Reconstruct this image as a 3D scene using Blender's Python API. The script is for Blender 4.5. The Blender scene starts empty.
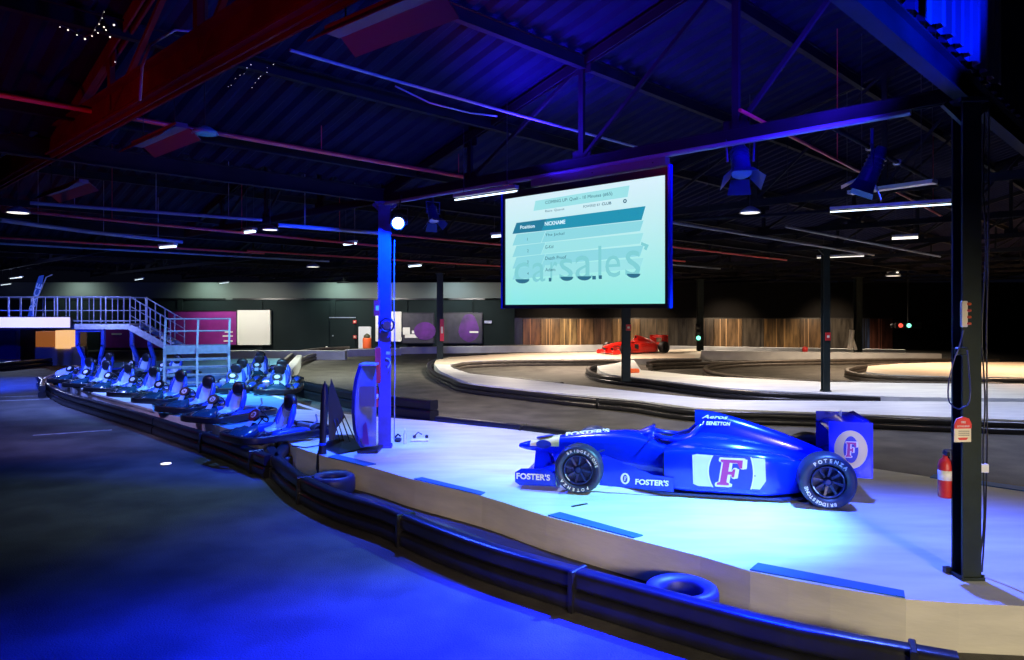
import bpy, math, random
from mathutils import Vector, Matrix
random.seed(7)
sc = bpy.context.scene
col = sc.collection
# ---------------------------------------------------------------- camera, world, exposure
CAMZ = 2.78; F = 720.0; HX, HY = 512.0, 310.0
cam_d = bpy.data.cameras.new('camera'); cam = bpy.data.objects.new('camera', cam_d); col.objects.link(cam)
cam.location = (0, 0, CAMZ); cam.rotation_euler = (math.pi/2, 0, 0)
cam_d.sensor_width = 36; cam_d.lens = 36*F/1024; cam_d.shift_y = -(330-HY)/1024; cam_d.clip_end = 300
sc.camera = cam
world = bpy.data.worlds.new('night'); sc.world = world; world.use_nodes = True
world.node_tree.nodes['Background'].inputs[0].default_value = (0.01, 0.012, 0.03, 1)
world.node_tree.nodes['Background'].inputs[1].default_value = 0.12
vs = sc.view_settings
vs.view_transform = 'Standard'; vs.look = 'None'; vs.gamma = 1; vs.exposure = 0.0; vs.use_curve_mapping = False

def light(kind, loc, energy, color, target=None, size=0.1, angle=60, blend=0.6, sy=None):
    ld = bpy.data.lights.new('lamp_light', kind); ld.energy = energy; ld.color = color
    if kind == 'SPOT':
        ld.spot_size = math.radians(angle); ld.spot_blend = blend; ld.shadow_soft_size = size
    elif kind == 'AREA':
        ld.size = size
        if sy: ld.shape = 'RECTANGLE'; ld.size_y = sy
    else: ld.shadow_soft_size = size
    o = bpy.data.objects.new('lamp_light', ld); col.objects.link(o); o.location = loc
    if target is not None:
        o.rotation_euler = (Vector(target)-Vector(loc)).to_track_quat('-Z', 'Y').to_euler()
    return o
BLUE = (0.0, 0.03, 1.0); CYAN = (0.30, 0.72, 1.0); WARM = (1.0, 0.86, 0.68); AMBER = (1.0, 0.6, 0.32)
# stage lamps around the blue car, with added spots that have no fitting
light('SPOT', (3.95, 8.12, 4.14), 2300, (0.22, 0.76, 1.0), (1.7, 8.5, .4), .08, 66, .9)
light('SPOT', (3.95, 8.12, 4.14), 2300, (0.06, 0.12, 1.0), (3.6, 6.6, .4), .08, 110, .8)
light('SPOT', (2.44, 7.76, 4.15), 30000, (0, .008, 1), (-0.7, 4.7, 0), .06, 70, 1.0)
light('SPOT', (-1.83, 11.5, 4.12), 2200, (0.02, 0.06, 1.0), (-1.0, 8.2, 0.0), .06, 90, .9)
light('SPOT', (-1.6, 11.2, 4.1), 4200, BLUE, (-2.35, 12.6, 3.0), .08, 98, .5)  # added blue spot in front of the column, beside its lamp
light('SPOT', (0.2, 11.0, 4.3), 1300, (0.40, 0.5, 1.0), (0.6, 12.0, .4), .08, 90, .9)
light('SPOT', (0.2, 9.5, 4.75), 900, (.03, .01, 1), (1.2, 9.0, 7.0), .3, 150, .9)  # this and the next: added uplights that turn the roof blue
light('SPOT', (3.0, 6.5, 4.75), 700, (.03, .01, 1), (2.6, 9.5, 7.2), .3, 140, .9)
light('SPOT', (4.6, 4.7, 3.9), 1900, (0, .01, 1), (3.35, 5.6, 5.7), .1, 62, .4)  # added spot that lights the corrugated cladding
light('SPOT', (3.9, 3.4, 3.8), 2600, (0, .02, 1), (2.4, 4.9, 4.75), .1, 60, .8)  # added spot for the valley beam
light('SPOT', (-0.8, 7.4, 4.75), 60, (1, .03, .10), (0.6, 8.0, 6.4), .2, 130, .9)  # added red spot that brings out the pipes above the screen
# wash on the apron wall, from added warm fill spots behind the viewer
light('SPOT', (4.5, -2.4, 2.7), 2500, (1.0, 0.86, 0.62), (3.0, 6.6, 0.0), .5, 46, .8)
light('SPOT', (1.5, -2.4, 2.7), 1500, (1.0, 0.72, 0.66), (-1.0, 9.0, 0.0), .5, 30, .8)
# pit lane
light('SPOT', (-5.5, 16.0, 4.4), 1500, (0.05, 0.25, 1.0), (-7.2, 18.0, .4), .1, 110, .9)
light('SPOT', (-3.2, 13.6, 4.4), 900, (0.12, 0.35, 1.0), (-4.2, 13.0, .4), .1, 100, .9)
light('SPOT', (-7.5, 20.0, 4.4), 1700, (0.25, 0.65, 1.0), (-8.0, 21.5, .4), .1, 120, .9)
light('SPOT', (-13.5, 20.5, 4.4), 2600, (0.16, 0.24, 1.0), (-12.5, 22.5, .4), .1, 125, .9)
light('SPOT', (-19.0, 25.5, 4.4), 7000, (0.0, 0.04, 1.0), (-19.5, 26.5, 0), .1, 100, .9)
light('SPOT', (-18.0, 23.5, 3.2), 1100, (0.25, 0.32, 1.0), (-17.0, 28, 2.3), .1, 100, .9)  # added spot that brightens the gantry
light('SPOT', (-6.0, 10.0, 4.4), 110, (0.7, 0.85, 0.75), (-5.5, 11.0, 0), .3, 90, .9)
light('SPOT', (-9.5, 13.6, 4.4), 700, (0.5, 0.42, 1.0), (-9.0, 17.5, .4), .2, 110, .9)  # added lilac spot aimed at the barrier tops
# circuit lighting
for x, y, e, c in [(-1.5, 21, 900, WARM), (4, 17, 500, (1, .84, .62)), (6.5, 20.5, 1250, (0.56, 0.60, 1.0)), (0, 32, 2200, WARM), (8, 27, 1500, (1, .8, .55)), (13, 23, 1100, (0.85, 0.85, .9)),
                   (3.5, 37, 3200, (1, .74, .55)), (16, 34, 2200, (1, .74, .5)), (21, 30, 2500, (1, .62, .38)), (-8, 33, 1600, (.95, 1, .8)), (-13, 43, 1500, (1, 1, .85)),  # the spot over the far left kerb is added to brighten it
                   (12.5, 15.5, 950, (0.5, 0.58, 1.0)), (9, 13, 200, (1, .8, .55)), (5, 45, 1500, (1, .8, .6)), (13, 45, 1500, (1, .8, .6)), (21, 45, 1500, (1, .8, .6)), (1, 16.5, 500, (.95, .9, .8))]:
    light('SPOT', (x, y, 4.45), e, c, (x, y, 0), .3, 140, .7)
for x in (3, 9, 15, 22):
    light('SPOT', (x, 46.0, 3.4), 1500, (1, .72, .45), (x, 50, .8), .3, 78, .9)  # added spots that brighten the brown boards
# wall washers of the far wall
for x, e, c in [(-30, 200, (.8, 1, .9)), (-21, 260, (.75, 1, .85)), (-12, 330, (.75, 1, .85)), (-4, 200, (.7, .9, 1))]:
    light('SPOT', (x, 48.4, 4.55), e, c, (x, 50, 3.4), .2, 140, .9)
for x in (-18, -9, -3):  # added spots to brighten the notice boards, no washers of the hall
    light('SPOT', (x, 45.0, 4.0), 1100, (1, .95, .85), (x, 50, 1.2), .2, 100, .9)
light('SPOT', (-27.5, 40, 3.9), 500, (.5, .6, 1), (-24, 36, 1.2), .2, 100, .8)
# red glow on the steel at the left
light('SPOT', (-5.5, 5.2, 3.2), 80, (1.0, 0.02, 0.03), (-4.4, 7.6, 4.7), .2, 100, .9)
light('SPOT', (2.52, 7.95, 4.35), 260, (0, .05, 1), (4.0, 8.14, 4.35), .05, 60, .8)  # added blue spot that lights the barn door lamp
light('SPOT', (-2.6, 3.0, 3.1), 55, (1.0, 0.02, 0.05), (-1.9, 4.9, 4.7), .2, 90, .9)
light('SPOT', (-12, 16, 3.2), 60, (1.0, 0.05, 0.08), (-8, 17, 4.8), .2, 140, .9)

# ---------------------------------------------------------------- materials
def mat(name, c, rough=.6, metal=0, emis=None, es=1.0, noise=None, scale=6, bump=0, spec=.5, coat=0, alpha=1, bscale=None, detail=5, stretch=None):
    m = bpy.data.materials.new(name); m.use_nodes = True; nt = m.node_tree; b = nt.nodes['Principled BSDF']
    b.inputs['Base Color'].default_value = (*c, 1); b.inputs['Roughness'].default_value = rough
    b.inputs['Metallic'].default_value = metal; b.inputs['Specular IOR Level'].default_value = spec
    b.inputs['Coat Weight'].default_value = coat; b.inputs['Alpha'].default_value = alpha
    if emis: b.inputs['Emission Color'].default_value = (*emis, 1); b.inputs['Emission Strength'].default_value = es
    if noise or bump:
        tc = nt.nodes.new('ShaderNodeTexCoord'); mp = nt.nodes.new('ShaderNodeMapping')
        nt.links.new(tc.outputs['Object'], mp.inputs[0])
        if stretch: mp.inputs['Scale'].default_value = stretch
        nz = nt.nodes.new('ShaderNodeTexNoise'); nz.inputs['Scale'].default_value = scale; nz.inputs['Detail'].default_value = detail
        nt.links.new(mp.outputs[0], nz.inputs['Vector'])
        if noise:
            r = nt.nodes.new('ShaderNodeValToRGB'); r.color_ramp.elements[0].position = .35; r.color_ramp.elements[1].position = .65
            r.color_ramp.elements[0].color = (*noise, 1); r.color_ramp.elements[1].color = (*c, 1)
            nt.links.new(nz.outputs['Fac'], r.inputs[0]); nt.links.new(r.outputs[0], b.inputs['Base Color'])
        if bump:
            n2 = nt.nodes.new('ShaderNodeTexNoise'); n2.inputs['Scale'].default_value = bscale or scale*6; n2.inputs['Detail'].default_value = 4
            nt.links.new(mp.outputs[0], n2.inputs['Vector'])
            bp = nt.nodes.new('ShaderNodeBump'); bp.inputs['Strength'].default_value = bump; bp.inputs['Distance'].default_value = .02
            nt.links.new(n2.outputs['Fac'], bp.inputs['Height']); nt.links.new(bp.outputs[0], b.inputs['Normal'])
    return m
M = dict(
 asphalt=mat('asphalt', (.092, .086, .074), .72, noise=(.042, .039, .034), scale=1.3, bump=.5, bscale=60, detail=8),
 line=mat('faded_line_paint', (.5, .5, .5), .7, noise=(.25, .25, .25), scale=8),
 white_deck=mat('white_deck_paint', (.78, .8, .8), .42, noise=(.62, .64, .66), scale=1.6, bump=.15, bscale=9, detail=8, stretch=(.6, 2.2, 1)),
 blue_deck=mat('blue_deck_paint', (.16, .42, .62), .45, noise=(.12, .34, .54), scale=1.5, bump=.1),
 board=mat('painted_board_side', (.62, .58, .48), .7, noise=(.5, .47, .40), scale=1.3, bump=.15, detail=7, stretch=(1, 1, 4)),
 lilac_board=mat('white_board_side', (.75, .72, .72), .6, noise=(.6, .58, .6), scale=2),
 mat_blue=mat('blue_rubber_mat', (.02, .14, .55), .6, noise=(.02, .11, .45), scale=6),
 rail=mat('black_plastic_rail', (.017, .017, .020), .30, noise=(.011, .011, .014), scale=5, bump=.12, bscale=20),
 rail_brown=mat('scuffed_dark_rail', (.10, .085, .07), .42, noise=(.06, .05, .042), scale=4),
 rubber=mat('tyre_rubber', (.022, .022, .024), .5, bump=.1, scale=20),
 tyre_blue=mat('blue_tinted_tyre', (.012, .022, .22), .5, noise=(.008, .015, .14), scale=9),  # blue light on the near tyre put into the rubber colour
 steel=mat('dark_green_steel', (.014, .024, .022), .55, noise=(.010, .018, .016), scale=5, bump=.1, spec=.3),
 steel_blue=mat('blue_tinted_steel', (.03, .035, .26), .45, noise=(.02, .025, .2), scale=6),  # blue light on the column put into its steel colour
 truss=mat('roof_steel', (.012, .011, .014), .8, noise=(.008, .008, .009), scale=3, spec=.12),
 truss_red=mat('red_lit_steel', (.11, .016, .016), .8, noise=(.07, .012, .012), scale=3, spec=.1),  # red light on the girder steel put into its colour
 roof=mat('corrugated_sheet', (.010, .010, .028), .9, noise=(.007, .007, .020), scale=2, spec=.06),
 cladding=mat('cladding_sheet', (.10, .10, .14), .6, spec=.2), redpipe=mat('red_sprinkler_pipe', (.55, .03, .04), .4),
 palepipe=mat('pale_conduit', (.22, .24, .27), .5),
 wall=mat('charcoal_wall', (.013, .022, .023), .85, noise=(.010, .017, .018), scale=.5, spec=.2),
 wall_up=mat('grey_upper_wall', (.11, .135, .13), .75, noise=(.13, .15, .14), scale=.3),
 wall_dark=mat('black_wall', (.008, .008, .009), .9, noise=(.006, .006, .006), scale=.6, spec=.1),
 white=mat('white_plastic', (.8, .8, .8), .4), offwhite=mat('white_board', (.85, .83, .75), .5),
 black=mat('black_plastic', (.012, .012, .014), .35), dark=mat('dark_void', (.006, .006, .008), .8),
 metal=mat('galvanised_metal', (.5, .52, .56), .35, metal=.5, noise=(.38, .4, .44), scale=9),
 stair_metal=mat('grey_stair_metal', (.22, .23, .25), .45, noise=(.17, .18, .2), scale=8), chrome=mat('polished_metal', (.6, .6, .62), .2, metal=1),
 car_blue=mat('glossy_blue_bodywork', (.002, .020, .80), .22, coat=.5, spec=.5),
 car_dark=mat('dark_blue_carbon', (.01, .02, .14), .35),
 car_tyre=mat('racing_tyre', (.02, .025, .07), .42), 
 silver=mat('silver_decal', (.60, .62, .60), .4), gold=mat('gold_decal', (.75, .62, .30), .4), magenta=mat('magenta_decal', (.42, .02, .22), .4),
 navy=mat('navy_decal', (.01, .03, .40), .35), cyan_decal=mat('cyan_decal', (.15, .5, .85), .35),
 red_car=mat('glossy_red_bodywork', (.85, .03, .02), .25, coat=.5), red=mat('red_paint', (.6, .03, .03), .4), orange=mat('orange_plastic', (.9, .14, .03), .45),
 redcard=mat('red_print', (.75, .06, .05), .5), card=mat('cream_card', (.8, .72, .55), .6),
 purple=mat('purple_print', (.30, .02, .26), .5, noise=(.22, .015, .2), scale=1.2), violet=mat('violet_print', (.16, .02, .30), .5, noise=(.04, .012, .08), scale=.9),
 poster=mat('dark_poster', (.05, .045, .055), .4, noise=(.03, .03, .035), scale=2),
 ply=mat('dark_plywood', (.10, .05, .025), .3, noise=(.05, .028, .016), scale=1.5, detail=8, stretch=(1.5, 1, .5)),
 kart_blue=mat('kart_blue_plastic', (.015, .06, .45), .28), kart_white=mat('kart_seat_shell', (.36, .48, .66), .35), kart_teal=mat('kart_teal_plastic', (.012, .05, .09), .18),
 screen_bg=mat('screen_surface', (.1, .1, .1), .6, emis=(.50, .89, .88), es=.95),
 s_pale=mat('screen_pale_blue', (.05, .05, .05), .6, emis=(.30, .77, .85), es=.9),
 s_pale2=mat('screen_pale_cyan', (.05, .05, .05), .6, emis=(.37, .84, .87), es=.92),
 s_head=mat('screen_header_teal', (.02, .02, .02), .6, emis=(.02, .33, .50), es=.9),
 s_head2=mat('screen_header_cell', (.02, .02, .02), .6, emis=(.02, .22, .36), es=.9),
 s_text=mat('screen_dark_text', (.01, .01, .01), .6, emis=(.01, .12, .20), es=.9),
 s_white=mat('screen_white_text', (.3, .3, .3), .6, emis=(.7, .95, 1), es=.95),
 s_mark=mat('screen_watermark', (.05, .05, .05), .6, emis=(.24, .70, .74), es=.9),
 s_navy=mat('screen_navy_mark', (.01, .01, .01), .6, emis=(.03, .17, .28), es=.9),
 tube=mat('lit_tube', (.9, .9, .9), .5, emis=(.75, .9, 1), es=2.2), tube_warm=mat('warm_lit_tube', (.9, .9, .9), .5, emis=(1, .9, .75), es=1.6),
 led=mat('blue_led_face', (.9, .9, 1), .5, emis=(.45, .7, 1), es=7), red_led=mat('red_led', (.5, 0, 0), .5, emis=(1, .1, .06), es=1.3),
 green_led=mat('green_led', (.1, .5, .3), .5, emis=(.2, 1, .6), es=2.5), sign_glow=mat('lit_sign_face', (.3, .3, .35), .5, emis=(.78, .66, 1), es=.95),
 amber_glow=mat('lit_amber_window', (.8, .5, .3), .5, emis=(1, .55, .22), es=.95), brown_glow=mat('dim_amber_window', (.3, .12, .05), .5, emis=(.30, .09, .02), es=.8),
 teal_shade=mat('teal_reflector', (.1, .42, .40), .35), beige=mat('beige_housing', (.5, .36, .32), .6), purple_shade=mat('grey_reflector', (.12, .09, .10), .6), bottle=mat('clear_bottle', (.7, .8, .9), .15, alpha=.55),
 glossy_panel=mat('glossy_panel', (.10, .12, .25), .12, spec=.8), olive=mat('olive_board', (.05, .05, .02), .5), flag=mat('flag_cloth', (.02, .09, .3), .7),
 cream_face=mat('cream_deck_paint', (.80, .70, .56), .5, noise=(.70, .61, .48), scale=1.2),
)
def picture_gradient(m, top, bottom, h):
    nt = m.node_tree; b = nt.nodes['Principled BSDF']; tc = nt.nodes.new('ShaderNodeTexCoord'); sx = nt.nodes.new('ShaderNodeSeparateXYZ'); mr = nt.nodes.new('ShaderNodeMapRange'); mx = nt.nodes.new('ShaderNodeMix'); mx.data_type = 'RGBA'
    nt.links.new(tc.outputs['Object'], sx.inputs[0]); nt.links.new(sx.outputs[2], mr.inputs[0]); mr.inputs[1].default_value = 0; mr.inputs[2].default_value = h
    nt.links.new(mr.outputs[0], mx.inputs['Factor']); mx.inputs['A'].default_value = (*bottom, 1); mx.inputs['B'].default_value = (*top, 1); nt.links.new(mx.outputs['Result'], b.inputs['Emission Color'])
picture_gradient(M['screen_bg'], (.74, .93, 1.0), (.26, .86, .78), 1.6)
# ---------------------------------------------------------------- mesh helper
def rot(yaw=0, pitch=0, roll=0):
    return Matrix.Rotation(yaw, 3, 'Z') @ Matrix.Rotation(pitch, 3, 'Y') @ Matrix.Rotation(roll, 3, 'X')
_txt = {}
def text_geo(s, bold=0.0, shear=0.0):
    k = (s, bold, shear)
    if k not in _txt:
        cu = bpy.data.curves.new('t', 'FONT'); cu.body = s; cu.size = 1; cu.offset = bold; cu.shear = shear; cu.resolution_u = 3
        ob = bpy.data.objects.new('t', cu); col.objects.link(ob)
        dg = bpy.context.evaluated_depsgraph_get(); me = ob.evaluated_get(dg).to_mesh()
        v = [tuple(x.co[:2]) for x in me.vertices]; f = [tuple(p.vertices) for p in me.polygons]
        ob.evaluated_get(dg).to_mesh_clear(); bpy.data.objects.remove(ob); bpy.data.curves.remove(cu)
        _txt[k] = (v, f)
    return _txt[k]
class MB:
    def __init__(s): s.v = []; s.f = []; s.m = []; s.s = []
    def add(s, vs, fs, m=0, sm=False):
        o = len(s.v); s.v += [tuple(v) for v in vs]
        for f in fs: s.f.append(tuple(i+o for i in f)); s.m.append(m); s.s.append(sm)
        return s
    def box(s, c, size, R=None, m=0, bev=0):
        a, b, d = [x/2 for x in size]; c = Vector(c)
        if bev:
            e = bev; rings = []
            for z, k in ((-d, e), (-d+e, 0), (d-e, 0), (d, e)):
                rings.append([(-a+k, -b+k, z), (a-k, -b+k, z), (a-k, b-k, z), (-a+k, b-k, z)])
            vv = [Vector(p) for r in rings for p in r]
            fs = [(3, 2, 1, 0), (12, 13, 14, 15)]
            for i in range(3):
                for j in range(4): fs.append((i*4+j, i*4+(j+1) % 4, i*4+4+(j+1) % 4, i*4+4+j))
        else:
            vv = [Vector((x, y, z)) for z in (-d, d) for y in (-b, b) for x in (-a, a)]
            fs = [(0, 2, 3, 1), (4, 5, 7, 6), (0, 1, 5, 4), (2, 6, 7, 3), (0, 4, 6, 2), (1, 3, 7, 5)]
        return s.add([(R @ v if R else v)+c for v in vv], fs, m)
    def beam(s, p0, p1, w, h, m=0):
        p0, p1 = Vector(p0), Vector(p1); d = (p1-p0); L = d.length; d.normalize()
        up = Vector((0, 0, 1)) if abs(d.z) < .95 else Vector((0, 1, 0))
        side = d.cross(up).normalized(); up = side.cross(d)
        R = Matrix((d, side, up)).transposed()
        return s.box((p0+p1)/2, (L, w, h), R, m)
    def tube(s, pts, r, n=8, m=0, closed=False, caps=True):
        pts = [Vector(p) for p in pts]; rings = []; N = len(pts); prev = None
        for i, p in enumerate(pts):
            if closed: d = pts[(i+1) % N]-pts[i-1]
            else: d = pts[min(i+1, N-1)]-pts[max(i-1, 0)]
            d.normalize()
            if prev is None:
                up = Vector((0, 0, 1)) if abs(d.z) < .9 else Vector((1, 0, 0)); a = d.cross(up).normalized()
            else: a = (prev-d*prev.dot(d)).normalized()
            prev = a; b = d.cross(a); rr = r[i] if isinstance(r, (list, tuple)) else r
            rings.append([p+a*rr*math.cos(t)+b*rr*math.sin(t) for t in [2*math.pi*k/n for k in range(n)]])
        return s.skin(rings, m, closed, caps, True)
    def skin(s, rings, m=0, closed=False, caps=True, sm=True):
        n = len(rings[0]); N = len(rings); vv = [p for r in rings for p in r]; fs = []
        for i in range(N if closed else N-1):
            j = (i+1) % N
            for k in range(n): fs.append((i*n+k, i*n+(k+1) % n, j*n+(k+1) % n, j*n+k))
        s.add(vv, fs, m, sm)
        if caps and not closed:
            s.add(rings[0], [tuple(reversed(range(n)))], m); s.add(rings[-1], [tuple(range(n))], m)
        return s
    def cyl(s, p0, p1, r, n=16, r2=None, m=0):
        p0, p1 = Vector(p0), Vector(p1); d = (p1-p0).normalized()
        up = Vector((0, 0, 1)) if abs(d.z) < .9 else Vector((1, 0, 0)); a = d.cross(up).normalized(); b = d.cross(a)
        r2 = r if r2 is None else r2
        R = [[p+a*q*math.cos(t)+b*q*math.sin(t) for t in [2*math.pi*k/n for k in range(n)]] for p, q in ((p0, r), (p1, r2))]
        return s.skin(R, m)
    def lathe(s, prof, c=(0, 0, 0), axis='Z', n=28, m=0, sm=True):
        c = Vector(c); rings = []
        for r, h in prof:
            ring = []
            for k in range(n):
                t = 2*math.pi*k/n; x, y = r*math.cos(t), r*math.sin(t)
                ring.append(c+(Vector((x, y, h)) if axis == 'Z' else Vector((x, h, y)) if axis == 'Y' else Vector((h, x, y))))
            rings.append(ring)
        return s.skin(rings, m, caps=True, sm=sm)
    def prism(s, poly, z0, z1, mtop=0, mside=0):
        a = sum(poly[i][0]*poly[(i+1) % len(poly)][1]-poly[(i+1) % len(poly)][0]*poly[i][1] for i in range(len(poly)))
        if a < 0: poly = poly[::-1]
        n = len(poly); vv = [(x, y, z0) for x, y in poly]+[(x, y, z1) for x, y in poly]
        s.add(vv, [tuple(range(n, 2*n))], mtop); s.add(vv, [tuple(reversed(range(n)))]+[(i, (i+1) % n, n+(i+1) % n, n+i) for i in range(n)], mside)
        return s
    def plate(s, poly, o, X, Y, th=.002, m=0):   # flat outline in plane (o, X, Y), extruded th each way along its normal
        o, X, Y = Vector(o), Vector(X).normalized(), Vector(Y).normalized(); N = X.cross(Y); n = len(poly)
        vv = [o+X*a+Y*b-N*th for a, b in poly]+[o+X*a+Y*b+N*th for a, b in poly]
        return s.add(vv, [tuple(range(n, 2*n)), tuple(reversed(range(n)))]+[(i, (i+1) % n, n+(i+1) % n, n+i) for i in range(n)], m)
    def text(s, t, o, X, Y, h, w=None, bold=0.0, shear=0.0, m=0, align='c', th=.001):
        v, f = text_geo(t, bold, shear)
        if not v: return s
        x0, x1 = min(a for a, b in v), max(a for a, b in v); y0, y1 = min(b for a, b in v), max(b for a, b in v)
        ky = h/(y1-y0); kx = (w/(x1-x0)) if w else ky
        ox = (x0+x1)/2 if align == 'c' else x0
        o, X, Y = Vector(o), Vector(X).normalized(), Vector(Y).normalized(); N = X.cross(Y)
        vv = [o+X*(a-ox)*kx+Y*(b-(y0+y1)/2)*ky+N*th for a, b in v]
        return s.add(vv, f, m)
    def build(s, name, mats, parent=None, label=None, cat=None, group=None, kind=None, world=False, origin=None):
        me = bpy.data.meshes.new(name)
        off = Vector((0, 0, 0))
        if parent is None:
            if origin is not None: off = Vector(origin)
            else:
                xs, ys, zs = zip(*s.v); off = Vector(((min(xs)+max(xs))/2, (min(ys)+max(ys))/2, min(zs)))
        elif world:
            off = Vector(parent.location)
            if parent.parent: off = off + Vector(parent.parent.location)
        me.from_pydata([tuple(Vector(v)-off) for v in s.v], [], s.f); me.update()
        for mm in (mats if isinstance(mats, (list, tuple)) else [mats]): me.materials.append(M[mm])
        me.polygons.foreach_set('material_index', s.m); me.polygons.foreach_set('use_smooth', s.s)
        o = bpy.data.objects.new(name, me); col.objects.link(o)
        if parent is not None: o.parent = parent
        else: o.location = off
        tag(o, label, cat, group, kind)
        return o
def tag(o, label=None, cat=None, group=None, kind=None):
    for k, v in (('label', label), ('category', cat), ('group', group), ('kind', kind)):
        if v: o[k] = v
    return o
def thing(name, loc, label, cat, group=None, yaw=0):
    o = bpy.data.objects.new(name, None); col.objects.link(o); o.location = loc; o.rotation_euler = (0, 0, yaw)
    o.empty_display_size = .2
    return tag(o, label, cat, group)
def copy_tree(o, parent=None):
    c = o.copy(); col.objects.link(c); c.parent = parent
    for ch in list(o.children): copy_tree(ch, c)
    return c
def P(px, py, z=0.0):      # a point of the plane at height z
    k = (py-HY)/(CAMZ-z); Y = F/k
    return Vector(((px-HX)/F*Y, Y, z))
def Q(px, py, Y):
    return Vector(((px-HX)/F*Y, Y, CAMZ-(py-HY)*Y/F))
def roof_z(p):
    d = p.x*(-.716)+p.y*.699; k = math.ceil((d-1.6)/8.7); u = (1.6+8.7*k)-d
    if d < 1.6: return 7.35
    return 4.90+.278*u
def g2(pts, z): return [tuple(P(a, b, z)[:2]) for a, b in pts]
def smooth(pts, step=.35, closed=False):
    pts = [Vector(p) for p in pts]; out = []; n = len(pts)
    for i in range(n if closed else n-1):
        if closed: p0, p1, p2, p3 = pts[i-1], pts[i], pts[(i+1) % n], pts[(i+2) % n]
        else: p0, p1, p2, p3 = pts[max(i-1, 0)], pts[i], pts[i+1], pts[min(i+2, n-1)]
        k = max(1, int((p2-p1).length/step))
        for j in range(k):
            t = j/k
            out.append(.5*((2*p1)+(p2-p0)*t+(2*p0-5*p1+4*p2-p3)*t*t+(3*p1-p0-3*p2+p3)*t**3))
    if not closed: out.append(pts[-1])
    return [tuple(p) for p in out]
def sweep(mb, line, prof, m=0, closed=False):   # prof: (side, z); side is to the left of travel
    pts = [Vector(p) for p in line]; rings = []; N = len(pts)
    for i, p in enumerate(pts):
        if closed: d = pts[(i+1) % N]-pts[i-1]
        else: d = pts[min(i+1, N-1)]-pts[max(i-1, 0)]
        d.normalize(); L = Vector((-d.y, d.x))
        rings.append([Vector((p.x+L.x*u, p.y+L.y*u, z)) for u, z in prof])
    mb.skin(rings, m, closed, True, True)
    return mb
# ================================================================ SETTING
Nv = Vector((.699, .716, 0)); Dv = Vector((-.716, .699, 0)); Uv = -Dv
def ND(n, d, z=0): return Nv*n+Dv*d+Vector((0, 0, z))
EAVE = 4.65
mb = MB(); mb.add([(-60, -6, 0), (70, -6, 0), (70, 52, 0), (-60, 52, 0)], [(0, 1, 2, 3)]); mb.build('floor', 'asphalt', kind='structure', origin=(0, 0, 0))
# saw-tooth roof: each bay rises from its low end to its high end, closed by an upright corrugated sheet
TEETH = [-7.1, 1.6, 10.3, 19.0, 27.7, 36.4, 45.1]
def zroof(u): return 4.90+.278*u
mb = MB()
n0, n1, pitch = -4.0, 58.0, .30
prof = []
n = n0
while n < n1:
    prof += [(n, 0), (n+.09, 0), (n+.15, .05), (n+.24, .05)]; n += pitch
for d0 in TEETH:
    if d0 < 2:      # the aisle over the viewer has a level roof
        a = [ND(n, d0, 7.35+h) for n, h in prof]; b = [ND(n, d0-8.7, 7.35+h) for n, h in prof]; k = len(prof)
        mb.add(a+b, [(i, i+1, k+i+1, k+i) for i in range(k-1)]); continue
    a = [ND(n, d0, zroof(0)+h) for n, h in prof]; b = [ND(n, d0-8.7, zroof(8.7)+h) for n, h in prof]; k = len(prof)
    mb.add(a+b, [(i, i+1, k+i+1, k+i) for i in range(k-1)])
    a = [ND(n, d0-8.7, 4.95)+Uv*h for n, h in prof]; b = [ND(n, d0-8.7, zroof(8.7)+.06)+Uv*h for n, h in prof]
    mb.add(a+b, [(i, i+1, k+i+1, k+i) for i in range(k-1)])
mb.build('ceiling', 'roof', kind='structure', origin=(0, 0, EAVE))
# far wall
mb = MB()
mb.box((-28, 50.2, 1.75), (56, .4, 3.5), m=0); mb.box((-28, 50.25, 4.1), (56, .3, 1.2), m=1)
for px in (62, 180, 260, 333, 405, 470, 512):
    x = (px-HX)/F*49.9; mb.box((x, 49.95, 1.75), (.35, .2, 3.5), m=0)
    mb.box((x+.6, 49.95, 3.55), (5.0, .12, .1), m=2)
mb.build('wall_back', ['wall', 'wall_up', 'black'], kind='structure', origin=(0, 50, 0))
mb = MB(); mb.box((35, 50.2, 3.45), (70, .4, 2.5)); mb.box((45, 50.3, 1.1), (50, .3, 2.2)); mb.box((10, 50.45, 1.1), (22, .1, 2.2)); mb.build('wall_far', 'wall_dark', kind='structure', origin=(35, 50, 0))
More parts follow.
